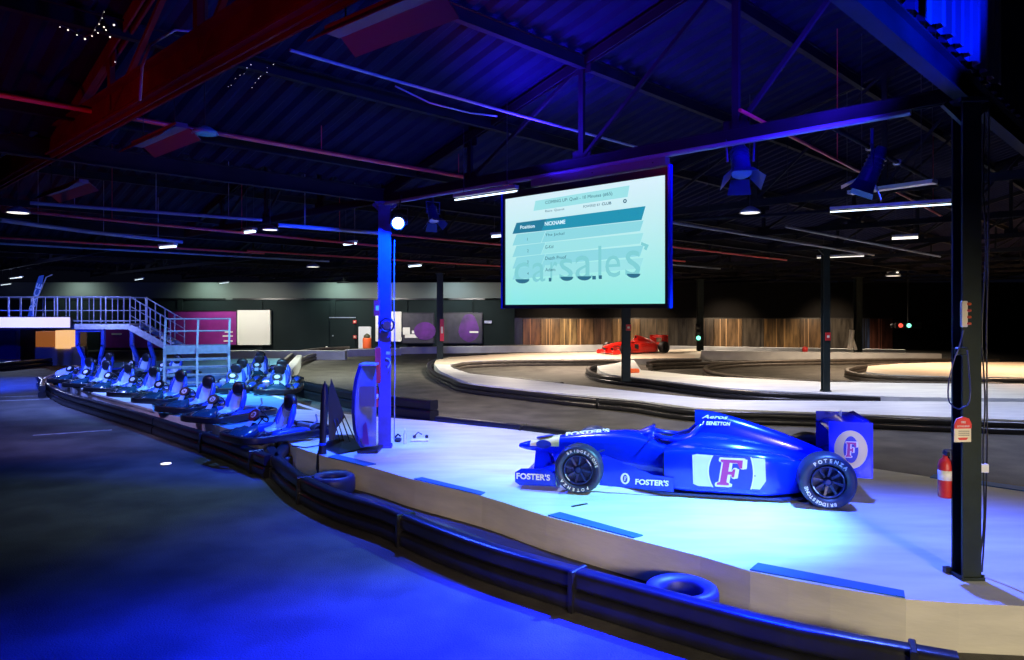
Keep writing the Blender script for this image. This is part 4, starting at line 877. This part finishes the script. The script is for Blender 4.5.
rows = [  # x, y, heading, what it is, number
 ((-4.35, 13.35), 228, 'go-kart nearest the viewer at the front end of the row, number 20 on its shield', '20'),
 ((-6.15, 15.7), 245, 'second go-kart of the front row, number 21 on its shield', '21'),
 ((-7.45, 17.2), 248, 'third go-kart of the front row, number 16 on its shield', '16'),
 ((-8.85, 18.8), 250, 'fourth go-kart of the front row counted from the near end', None),
 ((-10.2, 20.1), 250, 'fifth go-kart of the front row counted from the near end', None),
 ((-11.55, 21.3), 250, 'sixth go-kart of the front row counted from the near end', None),
 ((-12.9, 22.5), 250, 'seventh go-kart of the front row, below the gantry', None),
 ((-14.2, 23.8), 250, 'go-kart at the far left end of the front row', None),
 ((-11.9, 25.2), 255, 'go-kart of the back row left of the metal stair unit', None),
 ((-13.5, 26.2), 255, 'go-kart of the back row under the gantry stairs', None),
 ((-15.2, 26.8), 255, 'go-kart of the back row beside the gantry leg', None),
 ((-6.75, 20.85), 282, 'nearest go-kart of the right hand cluster beside the dark barrier', None),
 ((-8.15, 21.2), 282, 'left front go-kart of the right hand cluster', None),
 ((-7.35, 22.95), 282, 'go-kart in the second line of the right hand cluster, right one', None),
 ((-8.75, 23.25), 282, 'go-kart in the second line of the right hand cluster, left one', None),
 ((-8.9, 25.3), 282, 'go-kart in the third line of the right hand cluster', None),
 ((-9.6, 27.4), 282, 'rearmost go-kart of the right hand cluster', None)]
k0, c0, fn0 = make_kart(rows[0][2])
karts = []
for i, ((x, y), hd, lab, num) in enumerate(rows):
    o = k0 if i == 0 else copy_tree(k0)
    o.location = (x, y, PZ); o.scale = (.9, .9, .9); o.rotation_euler = (0, 0, math.radians(hd)); o['label'] = lab
    o['group'] = 'parked karts of the front row' if i < 8 else 'parked karts of the back row' if i < 11 else 'parked karts of the right hand cluster'
    karts.append((o, num))
for o, num in karts:
    if num:
        mb = MB(); mb.text(num, c0+fn0*.038, (0, 1, 0), (-.5, 0, .86), .085, bold=.05); mb.build('number', 'black', o)
# ================================================================ GANTRY, STAIRS
Yg = 28.0
def gx(px, Y=Yg): return (px-HX)/F*Y
zd = 2.23
t = thing('gantry', (gx(60), Yg+.6, 0), 'blue lit steel gantry walkway with railings at the far left', 'gantry')
xr, xl = gx(130), gx(-40)
mb = MB(); mb.box(((xr+xl)/2, Yg+.65, zd-.1), (xr-xl, 1.3, .2)); mb.build('deck', 'metal', t, world=True)
for Y in (Yg, Yg+1.3):
    mb = MB(); mb.tube([(xl, Y, zd+1.06), (xr, Y, zd+1.06)], .028, 6); mb.tube([(xl, Y, zd+.53), (xr, Y, zd+.53)], .02, 6); mb.tube([(xl, Y, zd+.12), (xr, Y, zd+.12)], .02, 6); mb.build('handrail', 'metal', t, world=True)
    x = xr
    i = 0
    while x > xl:
        mb = MB(); mb.tube([(x, Y, zd), (x, Y, zd+1.06)], .028 if i % 2 == 0 else .016, 6); mb.build('rail_post', 'metal', t, world=True); x -= .47; i += 1
for px in (79, 96, 133, 150):      # bent legs
    x = gx(px); k = -1 if px in (79, 133) else 1
    zb = PZ
    xt = {79: gx(73), 96: gx(99), 133: gx(128), 150: gx(146)}[px]; ztop = zd-.2 if px < 140 else 1.8
    mb = MB(); mb.beam((x, Yg+.3, zb), (x, Yg+.3, zb+.55), .12, .12); mb.beam((x, Yg+.3, zb+.5), (xt, Yg+.3, zb+1.0), .12, .12); mb.beam((xt, Yg+.3, zb+.95), (xt, Yg+.3, ztop), .12, .12); mb.build('leg', 'kart_blue', t, world=True)
mb = MB(); mb.beam((gx(73), Yg+.3, zd-.26), (gx(99), Yg+.3, zd-.26), .1, .1); mb.build('cross_beam', 'kart_blue', t, world=True)
# sloping flight down to the landing
xb = gx(163, 27.4); zl = 1.32
t2 = thing('staircase', (xb, 27.4, PZ), 'sloping stair flight with railings leading down from the gantry walkway', 'staircase')
for Y in (Yg, Yg+1.2):
    mb = MB(); mb.beam((xr, Y, zd-.12), (xb, Y, zl-.06), .05, .24); mb.build('stringer', 'metal', t2, world=True)
    mb = MB()
    for h in (1.06, .7, .35): mb.tube([(xr, Y, zd+h), (xb, Y, zl+h)], .024 if h > 1 else .016, 6)
    mb.build('handrail', 'metal', t2, world=True)
    for k in range(5):
        q = k/4; mb = MB(); x, z = xr+(xb-xr)*q, zd+(zl-zd)*q; mb.tube([(x, Y, z-.1), (x, Y, z+1.06)], .024, 6); mb.build('rail_post', 'metal', t2, world=True)
for k in range(5):
    q = (k+.5)/5; mb = MB(); mb.box((xr+(xb-xr)*q, Yg+.6, zd+(zl-zd)*q-.02), (.30, 1.15, .035)); mb.build('tread', 'metal', t2, world=True)
mb = MB(); mb.box((xb+.15, Yg+.6, zl-.12), (.4, 1.3, .24)); mb.build('landing', 'metal', t2, world=True)
mb = MB(); mb.beam((gx(132), Yg+.3, PZ), (gx(127), Yg+.3, zd-.3), .08, .08); mb.build('leg', 'metal', t2, world=True)
# metal stair unit facing the viewer
c = Vector((-9.75, 22.3, PZ)); yw = math.atan2(9.75, 22.3)
t3 = thing('stair_unit', c, 'two bay grey metal stair unit with tall handrails beside the parked karts', 'staircase', None, yw)
# local: x right, y away from viewer
Wd, D = 1.85, 1.3; hl = 1.16
for x in (-Wd/2, 0, Wd/2):
    mb = MB(); mb.beam((x, 0, 0), (x, .25, hl-.2), .07, .12); mb.beam((x, .24, hl-.25), (x, .24, hl+.05), .07, .12); mb.beam((x, .24, hl), (x+.03, .45, 2.1), .06, .08); mb.build('upright', 'stair_metal', t3)
for y, z in ((.42, 2.1), (.36, 1.72)):
    mb = MB(); mb.tube([(-Wd/2, y, z), (Wd/2+.05, y, z)], .028, 6); mb.build('handrail', 'stair_metal', t3)
mb = MB(); mb.box((0, .30, hl-.02), (Wd, .05, .26)); mb.box((0, .75, hl+.08), (Wd, .9, .04)); mb.build('landing', 'stair_metal', t3)
for k in range(4):
    mb = MB(); mb.box((0, .10+.07*k, .14+.24*k), (Wd-.08, .24, .035)); mb.box((0, .01+.07*k, .12+.24*k), (Wd-.08, .02, .07)); mb.build('tread', 'stair_metal', t3)
for x in (-Wd/2, Wd/2):
    mb = MB(); mb.beam((x, 1.2, 0), (x, 1.2, hl), .06, .06); mb.build('upright', 'stair_metal', t3)
# lit sign over the kiosk, and the kiosk itself behind the left barrier
mb = MB(); x0, x1 = gx(-40, Yg-.1), gx(71, Yg-.1); mb.box(((x0+x1)/2, Yg-.12, 2.30), (x1-x0, .12, .40), m=0); mb.box(((x0+x1)/2, Yg-.10, 2.30), (x1-x0+.06, .12, .46), m=1)
o = mb.build('lit_sign', ['sign_glow', 'black'], label='glowing lilac white sign board along the gantry edge', cat='sign')
mb = MB(); mb.text('Race reception', (gx(2, Yg-.2), Yg-.19, 2.30), (1, 0, 0), (0, 0, 1), .22, align='l', shear=.3) if False else None
Yk = 36.0
def kx(px): return (px-HX)/F*Yk
def kz(py): return CAMZ-(py-HY)*Yk/F
t = thing('kiosk', (kx(40), Yk, 0), 'kiosk with amber lit window behind the left barrier', 'kiosk')
mb = MB(); mb.box(((kx(35)+kx(73))/2, Yk+.5, kz(357)), (kx(73)-kx(35), 1.0, kz(348)-kz(368)), bev=.02); mb.build('counter', 'white', t, world=True)
mb = MB(); mb.box(((kx(35)+kx(56))/2, Yk+.45, kz(340)), (kx(56)-kx(35), .8, kz(331)-kz(348))); mb.build('display_case', 'brown_glow', t, world=True)
mb = MB(); mb.box(((kx(56)+kx(71))/2, Yk+.35, kz(339.5)), (kx(71)-kx(56), .8, kz(330)-kz(348))); mb.build('lit_panel', 'amber_glow', t, world=True)
mb = MB(); mb.box(((kx(-40)+kx(73))/2, Yk+1.2, kz(348)), (kx(73)-kx(-40), .1, kz(328)-kz(372))); mb.build('back_panel', 'poster', t, world=True)
mb = MB(); mb.box(((kx(-40)+kx(10))/2, Yk+.6, kz(346)), (kx(10)-kx(-40), .3, kz(330)-kz(364))); mb.build('blue_cabinet', 'kart_blue', t, world=True)
mb = MB(); mb.box(((kx(-40)+kx(19))/2, Yk-.1, kz(365)), (kx(19)-kx(-40), .5, kz(361)-kz(372))); mb.build('plinth', 'white', t, world=True)
# feather flag on the gantry
t = thing('feather_flag', (gx(26, Yg+.5), Yg+.5, zd), 'blue feather flag with white lettering standing on the gantry walkway', 'flag')
mb = MB(); mb.tube([(gx(26), Yg+.5, zd), (gx(29), Yg+.5, zd+1.0), (gx(38), Yg+.5, zd+1.85), (gx(44), Yg+.5, zd+1.95)], .02, 6); mb.build('pole', 'metal', t, world=True)
poly = [(26, 322), (30, 308), (36, 284), (39, 276), (44, 275), (42, 285), (37, 300), (31, 318)]
mb = MB(); mb.add([Q(a, b, Yg+.48) for a, b in poly]+[Q(a, b, Yg+.51) for a, b in poly], [tuple(range(8)), tuple(reversed(range(8, 16)))]+[(i, (i+1) % 8, 8+(i+1) % 8, 8+i) for i in range(8)]); mb.build('cloth', 'flag', t, world=True)
mb = MB(); mb.text('RACE', Q(35.5, 297, Yg+.46), (.30, 0, .95), (-.95, 0, .30), .22, w=1.1, bold=.02); mb.build('lettering', 'kart_white', t, world=True)

# ================================================================ FAR WALL THINGS
Yw = 49.7
def wx(px): return (px-HX)/F*Yw
def wz(py): return CAMZ-(py-HY)*Yw/F
def wall_board(x0, x1, y0, y1, m, name, label, cat='board', border='black', group=None):
    mb = MB(); cx, cz = (wx(x0)+wx(x1))/2, (wz(y0)+wz(y1))/2
    t = thing(name, (cx, Yw, wz(y1)), label, cat, group)
    mb.box((cx, Yw+.15, cz), (wx(x1)-wx(x0), .34, wz(y0)-wz(y1))); mb.build('panel', m, t, world=True)
    mb = MB()
    for p_, q_ in (((x0, y0), (x1, y0)), ((x0, y1), (x1, y1)), ((x0, y0), (x0, y1)), ((x1, y0), (x1, y1))): mb.beam((wx(p_[0]), Yw-.02, wz(p_[1])), (wx(q_[0]), Yw-.02, wz(q_[1])), .06, .06)
    mb.build('frame', border, t, world=True); return t
wall_board(238, 270, 310.5, 344.5, 'offwhite', 'notice_board', 'large blank cream board on the far wall right of the purple posters', 'board', 'offwhite')
pb = wall_board(168, 237, 311, 345, 'purple', 'poster', 'magenta purple poster behind the metal stair unit', 'poster')
mb = MB()
for y, a, b in ((332, 225, 233), (336, 223, 233), (341, 224, 233)): mb.box(((wx(a)+wx(b))/2, Yw-.05, wz(y)), (wx(b)-wx(a), .02, .09))
mb.build('text_line', 'offwhite', pb, world=True)
pb = wall_board(100, 166, 328, 348, 'purple', 'poster', 'dark magenta poster under the gantry walkway', 'poster')
mb = MB(); mb.box(((wx(112)+wx(122))/2, Yw-.05, wz(334)), (wx(122)-wx(112), .02, .10)); mb.build('text_line', 'card', pb, world=True)
wall_board(376, 401, 312, 341, 'offwhite', 'notice_board', 'white board on the far wall behind the blue lit column', 'board', 'offwhite')
pb = wall_board(402.5, 434, 313, 343, 'poster', 'poster', 'dark picture poster right of the blue lit column', 'poster')
mb = MB()
for a, b, y, h in ((403, 410, 331, .5), (405, 418, 336, .25), (412, 422, 332, .2), (420, 431, 335, .2)): mb.box(((wx(a)+wx(b))/2, Yw-.05, wz(y)), (wx(b)-wx(a), .02, h))
mb.build('picture', 'offwhite', pb, world=True)
mb = MB(); mb.plate([(wx(425+11*math.cos(a)), wz(331+9*math.sin(a))) for a in [k*math.pi/8 for k in range(16)]], (0, Yw-.06, 0), (1, 0, 0), (0, 0, 1), .005); mb.build('violet_splash', 'violet', pb, world=True)
pb = wall_board(443, 482, 313, 343, 'poster', 'poster', 'dark poster with violet splash left of the brown boards', 'poster')
mb = MB(); mb.plate([(wx(469+10*math.cos(a)*(1+.12*math.sin(3*a))), wz(328+14*math.sin(a))) for a in [k*math.pi/10 for k in range(20)]], (0, Yw-.06, 0), (1, 0, 0), (0, 0, 1), .005); mb.build('violet_splash', 'violet', pb, world=True)
mb = MB(); mb.box((wx(474), Yw-.08, wz(332)), (.6, .02, .12)); mb.build('text_line', 'offwhite', pb, world=True)
mb = MB(); mb.box((wx(488), Yw+.05, wz(322)), (.5, .08, .18), bev=.01); mb.build('wall_sign', 'metal', label='small pale sign on the wall between the violet poster and the brown boards', cat='sign')
wall_board(359, 370.5, 327, 351, 'white', 'notice_board', 'bright white panel behind the orange barrel', 'board', 'white')
mb = MB(); c = Vector(((367-HX)/F*47, 47, 0)); mb.lathe([(.26, 0), (.28, .1), (.28, .8), (.26, .85), (.24, .86)], c+Vector((0, 0, .1)), n=18); mb.lathe([(.2, .86), (.22, 1.0), (.05, 1.15), (.01, 1.15)], c+Vector((0, 0, .1)), n=14, m=1)
mb.build('barrel', ['orange', 'olive'], label='bright orange barrel beside the white panel at the far wall', cat='barrel')
for px, y, lab in [(354.5, 322, 'upper red lamp on the wall between the dark door and the white panel'), (354.5, 337, 'lower red alarm box on the wall between the dark door and the white panel')]:
    mb = MB(); mb.box((wx(px), Yw+.1, wz(y)), (.22, .12, .25), bev=.03, m=0); mb.lathe([(.07, -.08), (.06, -.12), (.01, -.13)], (wx(px), Yw+.1, wz(y)), 'Y', 10, m=1); mb.build('alarm_box', ['red', 'card'], label=lab, cat='alarm')
mb = MB(); mb.lathe([(.10, 0), (.10, .08), (.02, .1)], (wx(326.5), Yw, wz(348)), 'Y', 12); mb.build('wall_lamp', 'tube_warm', label='tiny white lamp low on the wall left of the dark door', cat='wall lamp')

# traffic lights on the far posts
def signal(px, py, Y, lit, label, horizontal=False):
    p = Q(px, py, Y); t = thing('traffic_light', p, label, 'traffic light')
    mb = MB(); mb.box(p+Vector((0, .1, .3 if not horizontal else 0)), (.34, .16, 1.0) if not horizontal else (1.6, .16, .34), bev=.03); mb.build('housing', 'black', t, world=True)
    if horizontal: mb = MB(); mb.tube([p+Vector((0, .1, .1)), p+Vector((0, .1, 3.5))], .05, 6); mb.build('hanging_pole', 'black', t, world=True)
    for k, mname in enumerate(lit):
        q = p+(Vector((0, 0, .32*k)) if not horizontal else Vector((-.5*k, 0, 0)))
        mb = MB(); mb.lathe([(.13, 0.02), (.12, -.04), (.02, -.07)], q, 'Y', 14); mb.build('lamp', mname, t, world=True)
signal(698.5, 338, 43.14, ['green_led', 'rubber', 'rubber'], 'green lit traffic light on the far column right of the red racing car')
signal(909, 325.5, 44, ['green_led', 'red_led', 'rubber'], 'traffic light showing green and red at the far right of the boards', True)
# small tags on posts
for px, py, Y, w, h, lab in [(828, 336.5, 21.78, 5, 8, 'small red tag on the dark post of the small island'), (628.5, 327.5, 25.04, 5, 6, 'orange label on the dark column under the screen'), (442, 330, 36.33, 4, 22, 'tall red and white extinguisher sign on the column at the central island tip')]:
    mb = MB(); a, b = w*Y/F, h*Y/F; mb.box(Q(px, py, Y), (a, .03, b), m=0); mb.box(Q(px, py, Y)+Vector((0, -.02, 0)), (a*.5, .01, b*.3), m=1); mb.build('safety_sign', ['red', 'card'], label=lab, cat='sign')
mb = MB(); c = P(647, 371.5, .1); 
p = P(632, 372, .3); mb = MB(); mb.box(p+Vector((0, -.3, .08)), (.45, .25, .16), bev=.03); mb.build('orange_box', 'orange', label='small orange box at the foot of the dark column under the screen', cat='box')
p = P(805, 351.9, .5); mb = MB(); mb.lathe([(.12, 0), (.16, .05), (.14, .25), (.02, .3)], p, n=14); mb.build('floor_marker', 'red', label='small red marker on the pale far kerb', cat='marker')
mb = MB(); mb.cyl(Q(850, 350, 40), Q(852, 330, 40), .14, 10); mb.cyl(Q(856, 350, 40), Q(851, 334, 40), .08, 10); mb.build('rolled_sheet', 'offwhite', label='pale rolled sheet leaning by the far column at the right end of the boards', cat='roll')

# ================================================================ THINGS ON THE GREEN COLUMN
t = thing('notice_sign', (A.x, A.y-.15, 1.6), 'red and cream notice with rounded top on the dark green column', 'sign')
fy = 6.332; xx = (962.5-HX)/F*fy
def az(py): return CAMZ-(py-HY)*fy/F
w2 = .082
poly = [(-w2, az(442)), (w2, az(442)), (w2, az(424)), (w2*.7, az(418.5)), (0, az(416.5)), (-w2*.7, az(418.5)), (-w2, az(424))]
R0 = Vector((math.cos(.12), math.sin(.12), 0))
mb = MB(); mb.plate(poly, (xx, fy, 0), R0, (0, 0, 1), .004); mb.build('card', 'card', t, world=True)
mb = MB(); mb.plate([(-w2, az(428.5)), (w2, az(428.5)), (w2, az(424)), (w2*.7, az(418.5)), (0, az(416.5)), (-w2*.7, az(418.5)), (-w2, az(424))], (xx, fy-.006, 0), R0, (0, 0, 1), .002); mb.plate([(-w2*.6, az(437.5)), (w2*.6, az(437.5)), (w2*.4, az(440)), (-w2*.4, az(440))], (xx, fy-.006, 0), R0, (0, 0, 1), .002); mb.build('red_band', 'redcard', t, world=True)
mb = MB(); mb.text('FIRE', (xx, fy-.012, az(422)), R0, (0, 0, 1), .018, bold=.03); mb.text('EXTINGUISHER', (xx, fy-.012, az(426)), R0, (0, 0, 1), .016, w=.12, bold=.02); mb.build('lettering', 'white', t, world=True)
mb = MB()
for y in (431, 433, 435): mb.box((xx, fy-.008, az(y)), (.11, .002, .005))
mb.build('text_line', 'poster', t, world=True)
t = thing('cable_clip_strip', (xx, fy, az(327)), 'pale clip strip with orange marks high on the dark green column', 'clip strip')
mb = MB(); mb.box((xx+.0, fy-.02, az(314)), (.05, .03, az(301)-az(327)), bev=.006); mb.build('plate', 'card', t, world=True)
for k in range(4): mb = MB(); mb.lathe([(.012, 0), (.012, -.03), (.004, -.034)], (xx+.03, fy-.03, az(304+k*6.5)), 'Y', 8); mb.build('clip', 'orange', t, world=True)
mb = MB(); mb.box((xx-.03, fy-.03, az(351)), (.09, .06, .07), bev=.01); mb.build('junction_box', 'steel', label='small junction box on the dark green column below the clip strip', cat='box')
mb = MB(); pts = [(962, 330), (958, 346), (952, 362), (947, 385), (948, 402), (958, 409), (966, 405), (969, 392), (966, 350)]
mb.tube(smooth([(Q(a, b, 6.2).x, Q(a, b, 6.2).z) for a, b in pts], .04) and [Vector((x, 6.18, z)) for x, z in smooth([(Q(a, b, 6.2).x, Q(a, b, 6.2).z) for a, b in pts], .04)], .006, 6); mb.build('cable', 'car_dark', label='looped blue cable hanging on the left of the dark green column', cat='cable')
for i, (dx, lab) in enumerate([(0, 'left of the two cables hanging down the right side of the green column'), (4, 'right of the two cables hanging down the right side of the green column')]):
    mb = MB(); pp = [(985+dx, 108), (983+dx*1.4, 180), (986+dx*.6, 250), (982+dx*1.2, 330), (985+dx*.5, 400), (983+dx, 450), (984+dx*.3, 520), (978+dx, 572)]
    mb.tube([Vector((x, 6.45, z)) for x, z in smooth([(Q(a, b, 6.45).x, Q(a, b, 6.45).z) for a, b in pp], .08)], .007, 6); mb.build('cable', 'black', label=lab, cat='cable')
mb = MB(); mb.box(Q(985, 468, 6.45), (.045, .04, .08), bev=.006); mb.box(Q(981, 468, 6.45), (.03, .045, .075), bev=.006); mb.build('cable_connector', 'white', label='white plug connector on the cables right of the green column', cat='connector')
def extinguisher(x, y, z, s, label):
    t = thing('fire_extinguisher', (x, y, z), label, 'fire extinguisher')
    mb = MB(); mb.lathe([(.02, 0), (.07, .0), (.075, .02), (.075, .36), (.06, .42), (.028, .45), (.025, .48)], (0, 0, 0), n=18); mb.v = [(a*s, b*s, c*s) for a, b, c in mb.v]; mb.build('body', 'red', t)
    mb = MB(); mb.box((0, -.02*s, .50*s), (.03*s, .09*s, .05*s), bev=.006); mb.beam((0, .02*s, .53*s), (0, -.12*s, .56*s), .02*s, .012*s); mb.tube([(0, .04*s, .50*s), (.07*s, .06*s, .46*s), (.09*s, .03*s, .3*s), (.085*s, .0, .16*s)], .012*s, 6); mb.build('valve_and_hose', 'black', t)
    mb = MB(); ring(mb, [(.0765*s, .2*s), (.0765*s, .31*s), (.0755*s, .31*s), (.0755*s, .2*s)], (0, 0, 0), n=18); mb.build('label_band', 'offwhite', t)
extinguisher(A.x-.085, A.y+.12, PZ+.68, .80, 'red fire extinguisher hanging on the left side of the dark green column')
extinguisher(B.x-.135, B.y-.16, PZ+.72, .72, 'pink lit red fire extinguisher on the left of the blue lit column')
fb = 12.25
mb = MB(); mb.box(Q(378, 365, fb), (.09, .05, .62), bev=.02); mb.build('call_point_post', 'red', label='narrow red post strip above the extinguisher on the blue lit column', cat='strip')
mb = MB(); mb.box(Q(377, 308, fb), (.10, .03, .26), m=0); mb.box(Q(377.5, 308, fb)+Vector((0, -.02, 0)), (.05, .01, .08), m=1); mb.build('safety_sign', ['red', 'card'], label='red sign high on the left of the blue lit column', cat='sign')
mb = MB(); ring(mb, [(.10, -.02), (.13, -.02), (.13, .02), (.10, .02)], Q(387, 325, 12.3), 'Y', 20); mb.cyl(Q(387, 325, 12.36), Q(387, 325, 12.30), .07, 16); mb.build('round_fitting', 'black', label='black round fitting on the face of the blue lit column', cat='fitting')
t = thing('sticker', Q(388, 356, 12.33), 'white marks stuck low on the face of the blue lit column', 'sticker')
mb = MB(); mb.box(Q(388, 353, 12.33), (.07, .008, .05)); mb.build('upper_mark', 'kart_white', t, world=True)
mb = MB(); mb.tube([Q(386, 358, 12.33), Q(389, 359, 12.33), Q(390.5, 363, 12.33), Q(388, 368, 12.33)], .012, 6); mb.build('lower_mark', 'kart_white', t, world=True)
mb = MB(); mb.tube([Q(394.5, 240, 12.45), Q(394.0, 300, 12.45), Q(395, 360, 12.45), Q(394.3, 440, 12.45)], .010, 6); mb.build('cable', 'palepipe', label='pale cable running down the right edge of the blue lit column', cat='cable')

# ================================================================ BY THE BLUE LIT COLUMN
# bowed display totem
c = P(366, 445, PZ); Yt = 12.05
t = thing('display_totem', (c.x, Yt, PZ), 'bowed display totem with curved dark side and glossy face left of the blue lit column', 'display stand')
def tz(py): return CAMZ-(py-HY)*Yt/F
def tx(px): return (px-HX)/F*Yt
outl = [(360, 365), (356, 378), (353.5, 395), (353, 412), (354.5, 428), (358, 440), (362, 446)]
inl = [(362, 446), (366, 446)]
L = [(tx(a), tz(b)) for a, b in outl]
mb = MB(); th = .05
rings = []
for x, z in L: rings.append([Vector((x, Yt-.12, z)), Vector((x+.055, Yt-.15, z)), Vector((x+.055, Yt+.42, z)), Vector((x, Yt+.42, z))])
mb.skin(rings, sm=False); mb.build('side_panel', 'steel_blue', t, world=True)
mb = MB(); rings = []
for x, z in L: rings.append([Vector((x+.05, Yt-.09, z)), Vector((tx(376), Yt+.02, z)), Vector((tx(376), Yt+.04, z)), Vector((x+.05, Yt-.05, z))])
mb.skin(rings, sm=False); mb.build('face_panel', 'glossy_panel', t, world=True)
mb = MB(); mb.box(((tx(361)+tx(375))/2, Yt-.07, tz(396)), (tx(375)-tx(360), .02, .34)); mb.build('picture_panel', 'purple_shade', t, world=True)
mb = MB(); mb.box(((tx(361)+tx(376))/2, Yt+.1, tz(364.5)), (tx(377)-tx(360), .4, .04), bev=.01); mb.build('top_cap', 'metal', t, world=True)
mb = MB(); mb.box(((tx(360)+tx(378))/2, Yt+.12, PZ+.03), (.34, .5, .06), bev=.01); mb.build('base', 'black', t, world=True)
mb = MB(); mb.plate([(tx(364), tz(442)), (tx(371), tz(444)), (tx(368), tz(420)), (tx(365), tz(424))], (0, Yt-.14, 0), (1, 0, 0), (0, 0, 1), .008); mb.build('leaflet', 'violet', t, world=True)
# thin dark panel stand with wire legs
Yp = 12.6
t = thing('panel_stand', P(345, 441, PZ), 'narrow olive panel stand with wire legs and dark base beside the totem', 'display stand')
def q(a, b, dy=0): return Q(a, b, Yp+dy)
o = [(331, 378), (334, 386), (345, 417), (337, 428), (334, 440), (329, 440), (328, 400)]
mb = MB(); mb.add([q(a, b) for a, b in o]+[q(a, b, .05) for a, b in o], [tuple(range(7)), tuple(reversed(range(7, 14)))]+[(i, (i+1) % 7, 7+(i+1) % 7, 7+i) for i in range(7)]); mb.build('panel', 'olive', t, world=True)
for k, (a, b) in enumerate([((334, 420), (340, 441)), ((337, 418), (344, 442)), ((341, 417), (350, 442)), ((344, 415), (355, 440))]):
    mb = MB(); mb.tube([q(*a), q(b[0], b[1], -.15+.0*k)], .010, 6); mb.build('wire_leg', 'black', t, world=True)
bpts = g2([(322, 448), (338, 455), (372, 448), (358, 436), (335, 436)], PZ)
mb = MB(); cx = sum(a for a, b in bpts)/5; cy = sum(b for a, b in bpts)/5; n5 = len(bpts)
mb.prism(bpts, PZ, PZ+.03); mb.add([(a, b, PZ+.03) for a, b in bpts]+[(cx, cy, PZ+.16)], [(i, (i+1) % n5, n5) for i in range(n5)]); mb.build('base', 'black', t, world=True)
# folded black banner hanging at the platform corner
Yf = 11.9
t = thing('folded_banner', Q(321, 474, Yf), 'tall folded black banner standing against the platform corner', 'banner')
rings = []
for py, cx, w in [(384, 325, 1.5), (392, 324.5, 3.2), (410, 324, 3.6), (430, 323, 3.2), (444, 322.5, 3.0), (456, 321.5, 4.6), (468, 321, 4.8), (475, 321, 3.0)]:
    ctr = Q(cx, py, Yf); r = w*Yf/F; rings.append([ctr+Vector((r*math.cos(a)*(1+.18*math.cos(5*a)), .7*r*math.sin(a), 0)) for a in [2*math.pi*k/20 for k in range(20)]])
mb = MB(); mb.skin(rings); mb.build('cloth', 'rail', t, world=True)
mb = MB(); mb.tube([Q(325, 381, Yf), Q(323, 440, Yf), Q(321, 478, Yf)], .012, 6); mb.build('pole', 'black', t, world=True)
mb = MB(); c4 = Q(322.5, 444, Yf); ring(mb, [(.055, -.02), (.062, 0), (.055, .02), (.05, 0)], c4, n=14); mb.build('tie_strap', 'kart_blue', t, world=True)
mb = MB(); a, b = P(298, 446, .42), P(322, 444, .42); mb.tube([P(292, 446, .43), P(306, 447.5, .41), P(325, 444.5, .41)], .012, 6); mb.build('cable', 'black', label='black cable lying over the left corner of the white platform', cat='cable')
# small items right of the column
p = P(405, 444, PZ); t = thing('bottle', p, 'clear plastic bottle standing just right of the blue lit column', 'bottle')
mb = MB(); mb.lathe([(.03, 0), (.035, .01), (.035, .17), (.015, .22), (.014, .25)], (0, 0, 0), n=14); mb.build('body', 'bottle', t)
mb = MB(); mb.lathe([(.017, .245), (.017, .275), (.01, .278)], (0, 0, 0), n=12); mb.build('cap', 'white', t)
p = P(398, 442, PZ); mb = MB(); mb.box(p+Vector((0, 0, .04)), (.12, .1, .07), bev=.02); mb.tube([p+Vector((-.06, 0, .08)), p+Vector((0, 0, .14)), p+Vector((.05, 0, .1))], .02, 6); mb.build('cable_plug', 'black', label='black plug and socket at the foot of the blue lit column', cat='plug')
t = thing('small_tool', P(420, 441, PZ), 'small white object with black knobs lying right of the bottle', 'gadget')
p = P(420, 441, PZ)
mb = MB(); mb.box(p+Vector((0, 0, .03)), (.32, .16, .05), rot(.1), bev=.015); mb.build('body', 'white', t, world=True)
for dx in (-.1, .12): mb = MB(); mb.lathe([(.03, .05), (.03, .10), (.01, .11)], p+Vector((dx, dx*.1, 0)), n=12); mb.build('knob', 'black', t, world=True)
mb = MB(); mb.tube([p+Vector((-.10, .05, .09)), p+Vector((-.04, .05, .15)), p+Vector((.03, .05, .11))], .012, 6); mb.build('clip', 'black', t, world=True)
for i, (a, b, y, lab) in enumerate([((572, 507), (587, 504), 0, 'dark strip lying on the platform in front of the front wheel')]):
    mb = MB(); mb.beam(P(*a, PZ)+Vector((0, 0, .006)), P(*b, PZ)+Vector((0, 0, .006)), .03, .008); mb.build('rubber_strip', 'black', label=lab, cat='strip')
mb = MB(); mb.beam(P(944, 573, PZ)+Vector((0, 0, .03)), P(951, 573, PZ)+Vector((0, 0, .03)), .05, .05); mb.build('floor_socket', 'black', label='small black block at the left foot of the green column', cat='block')
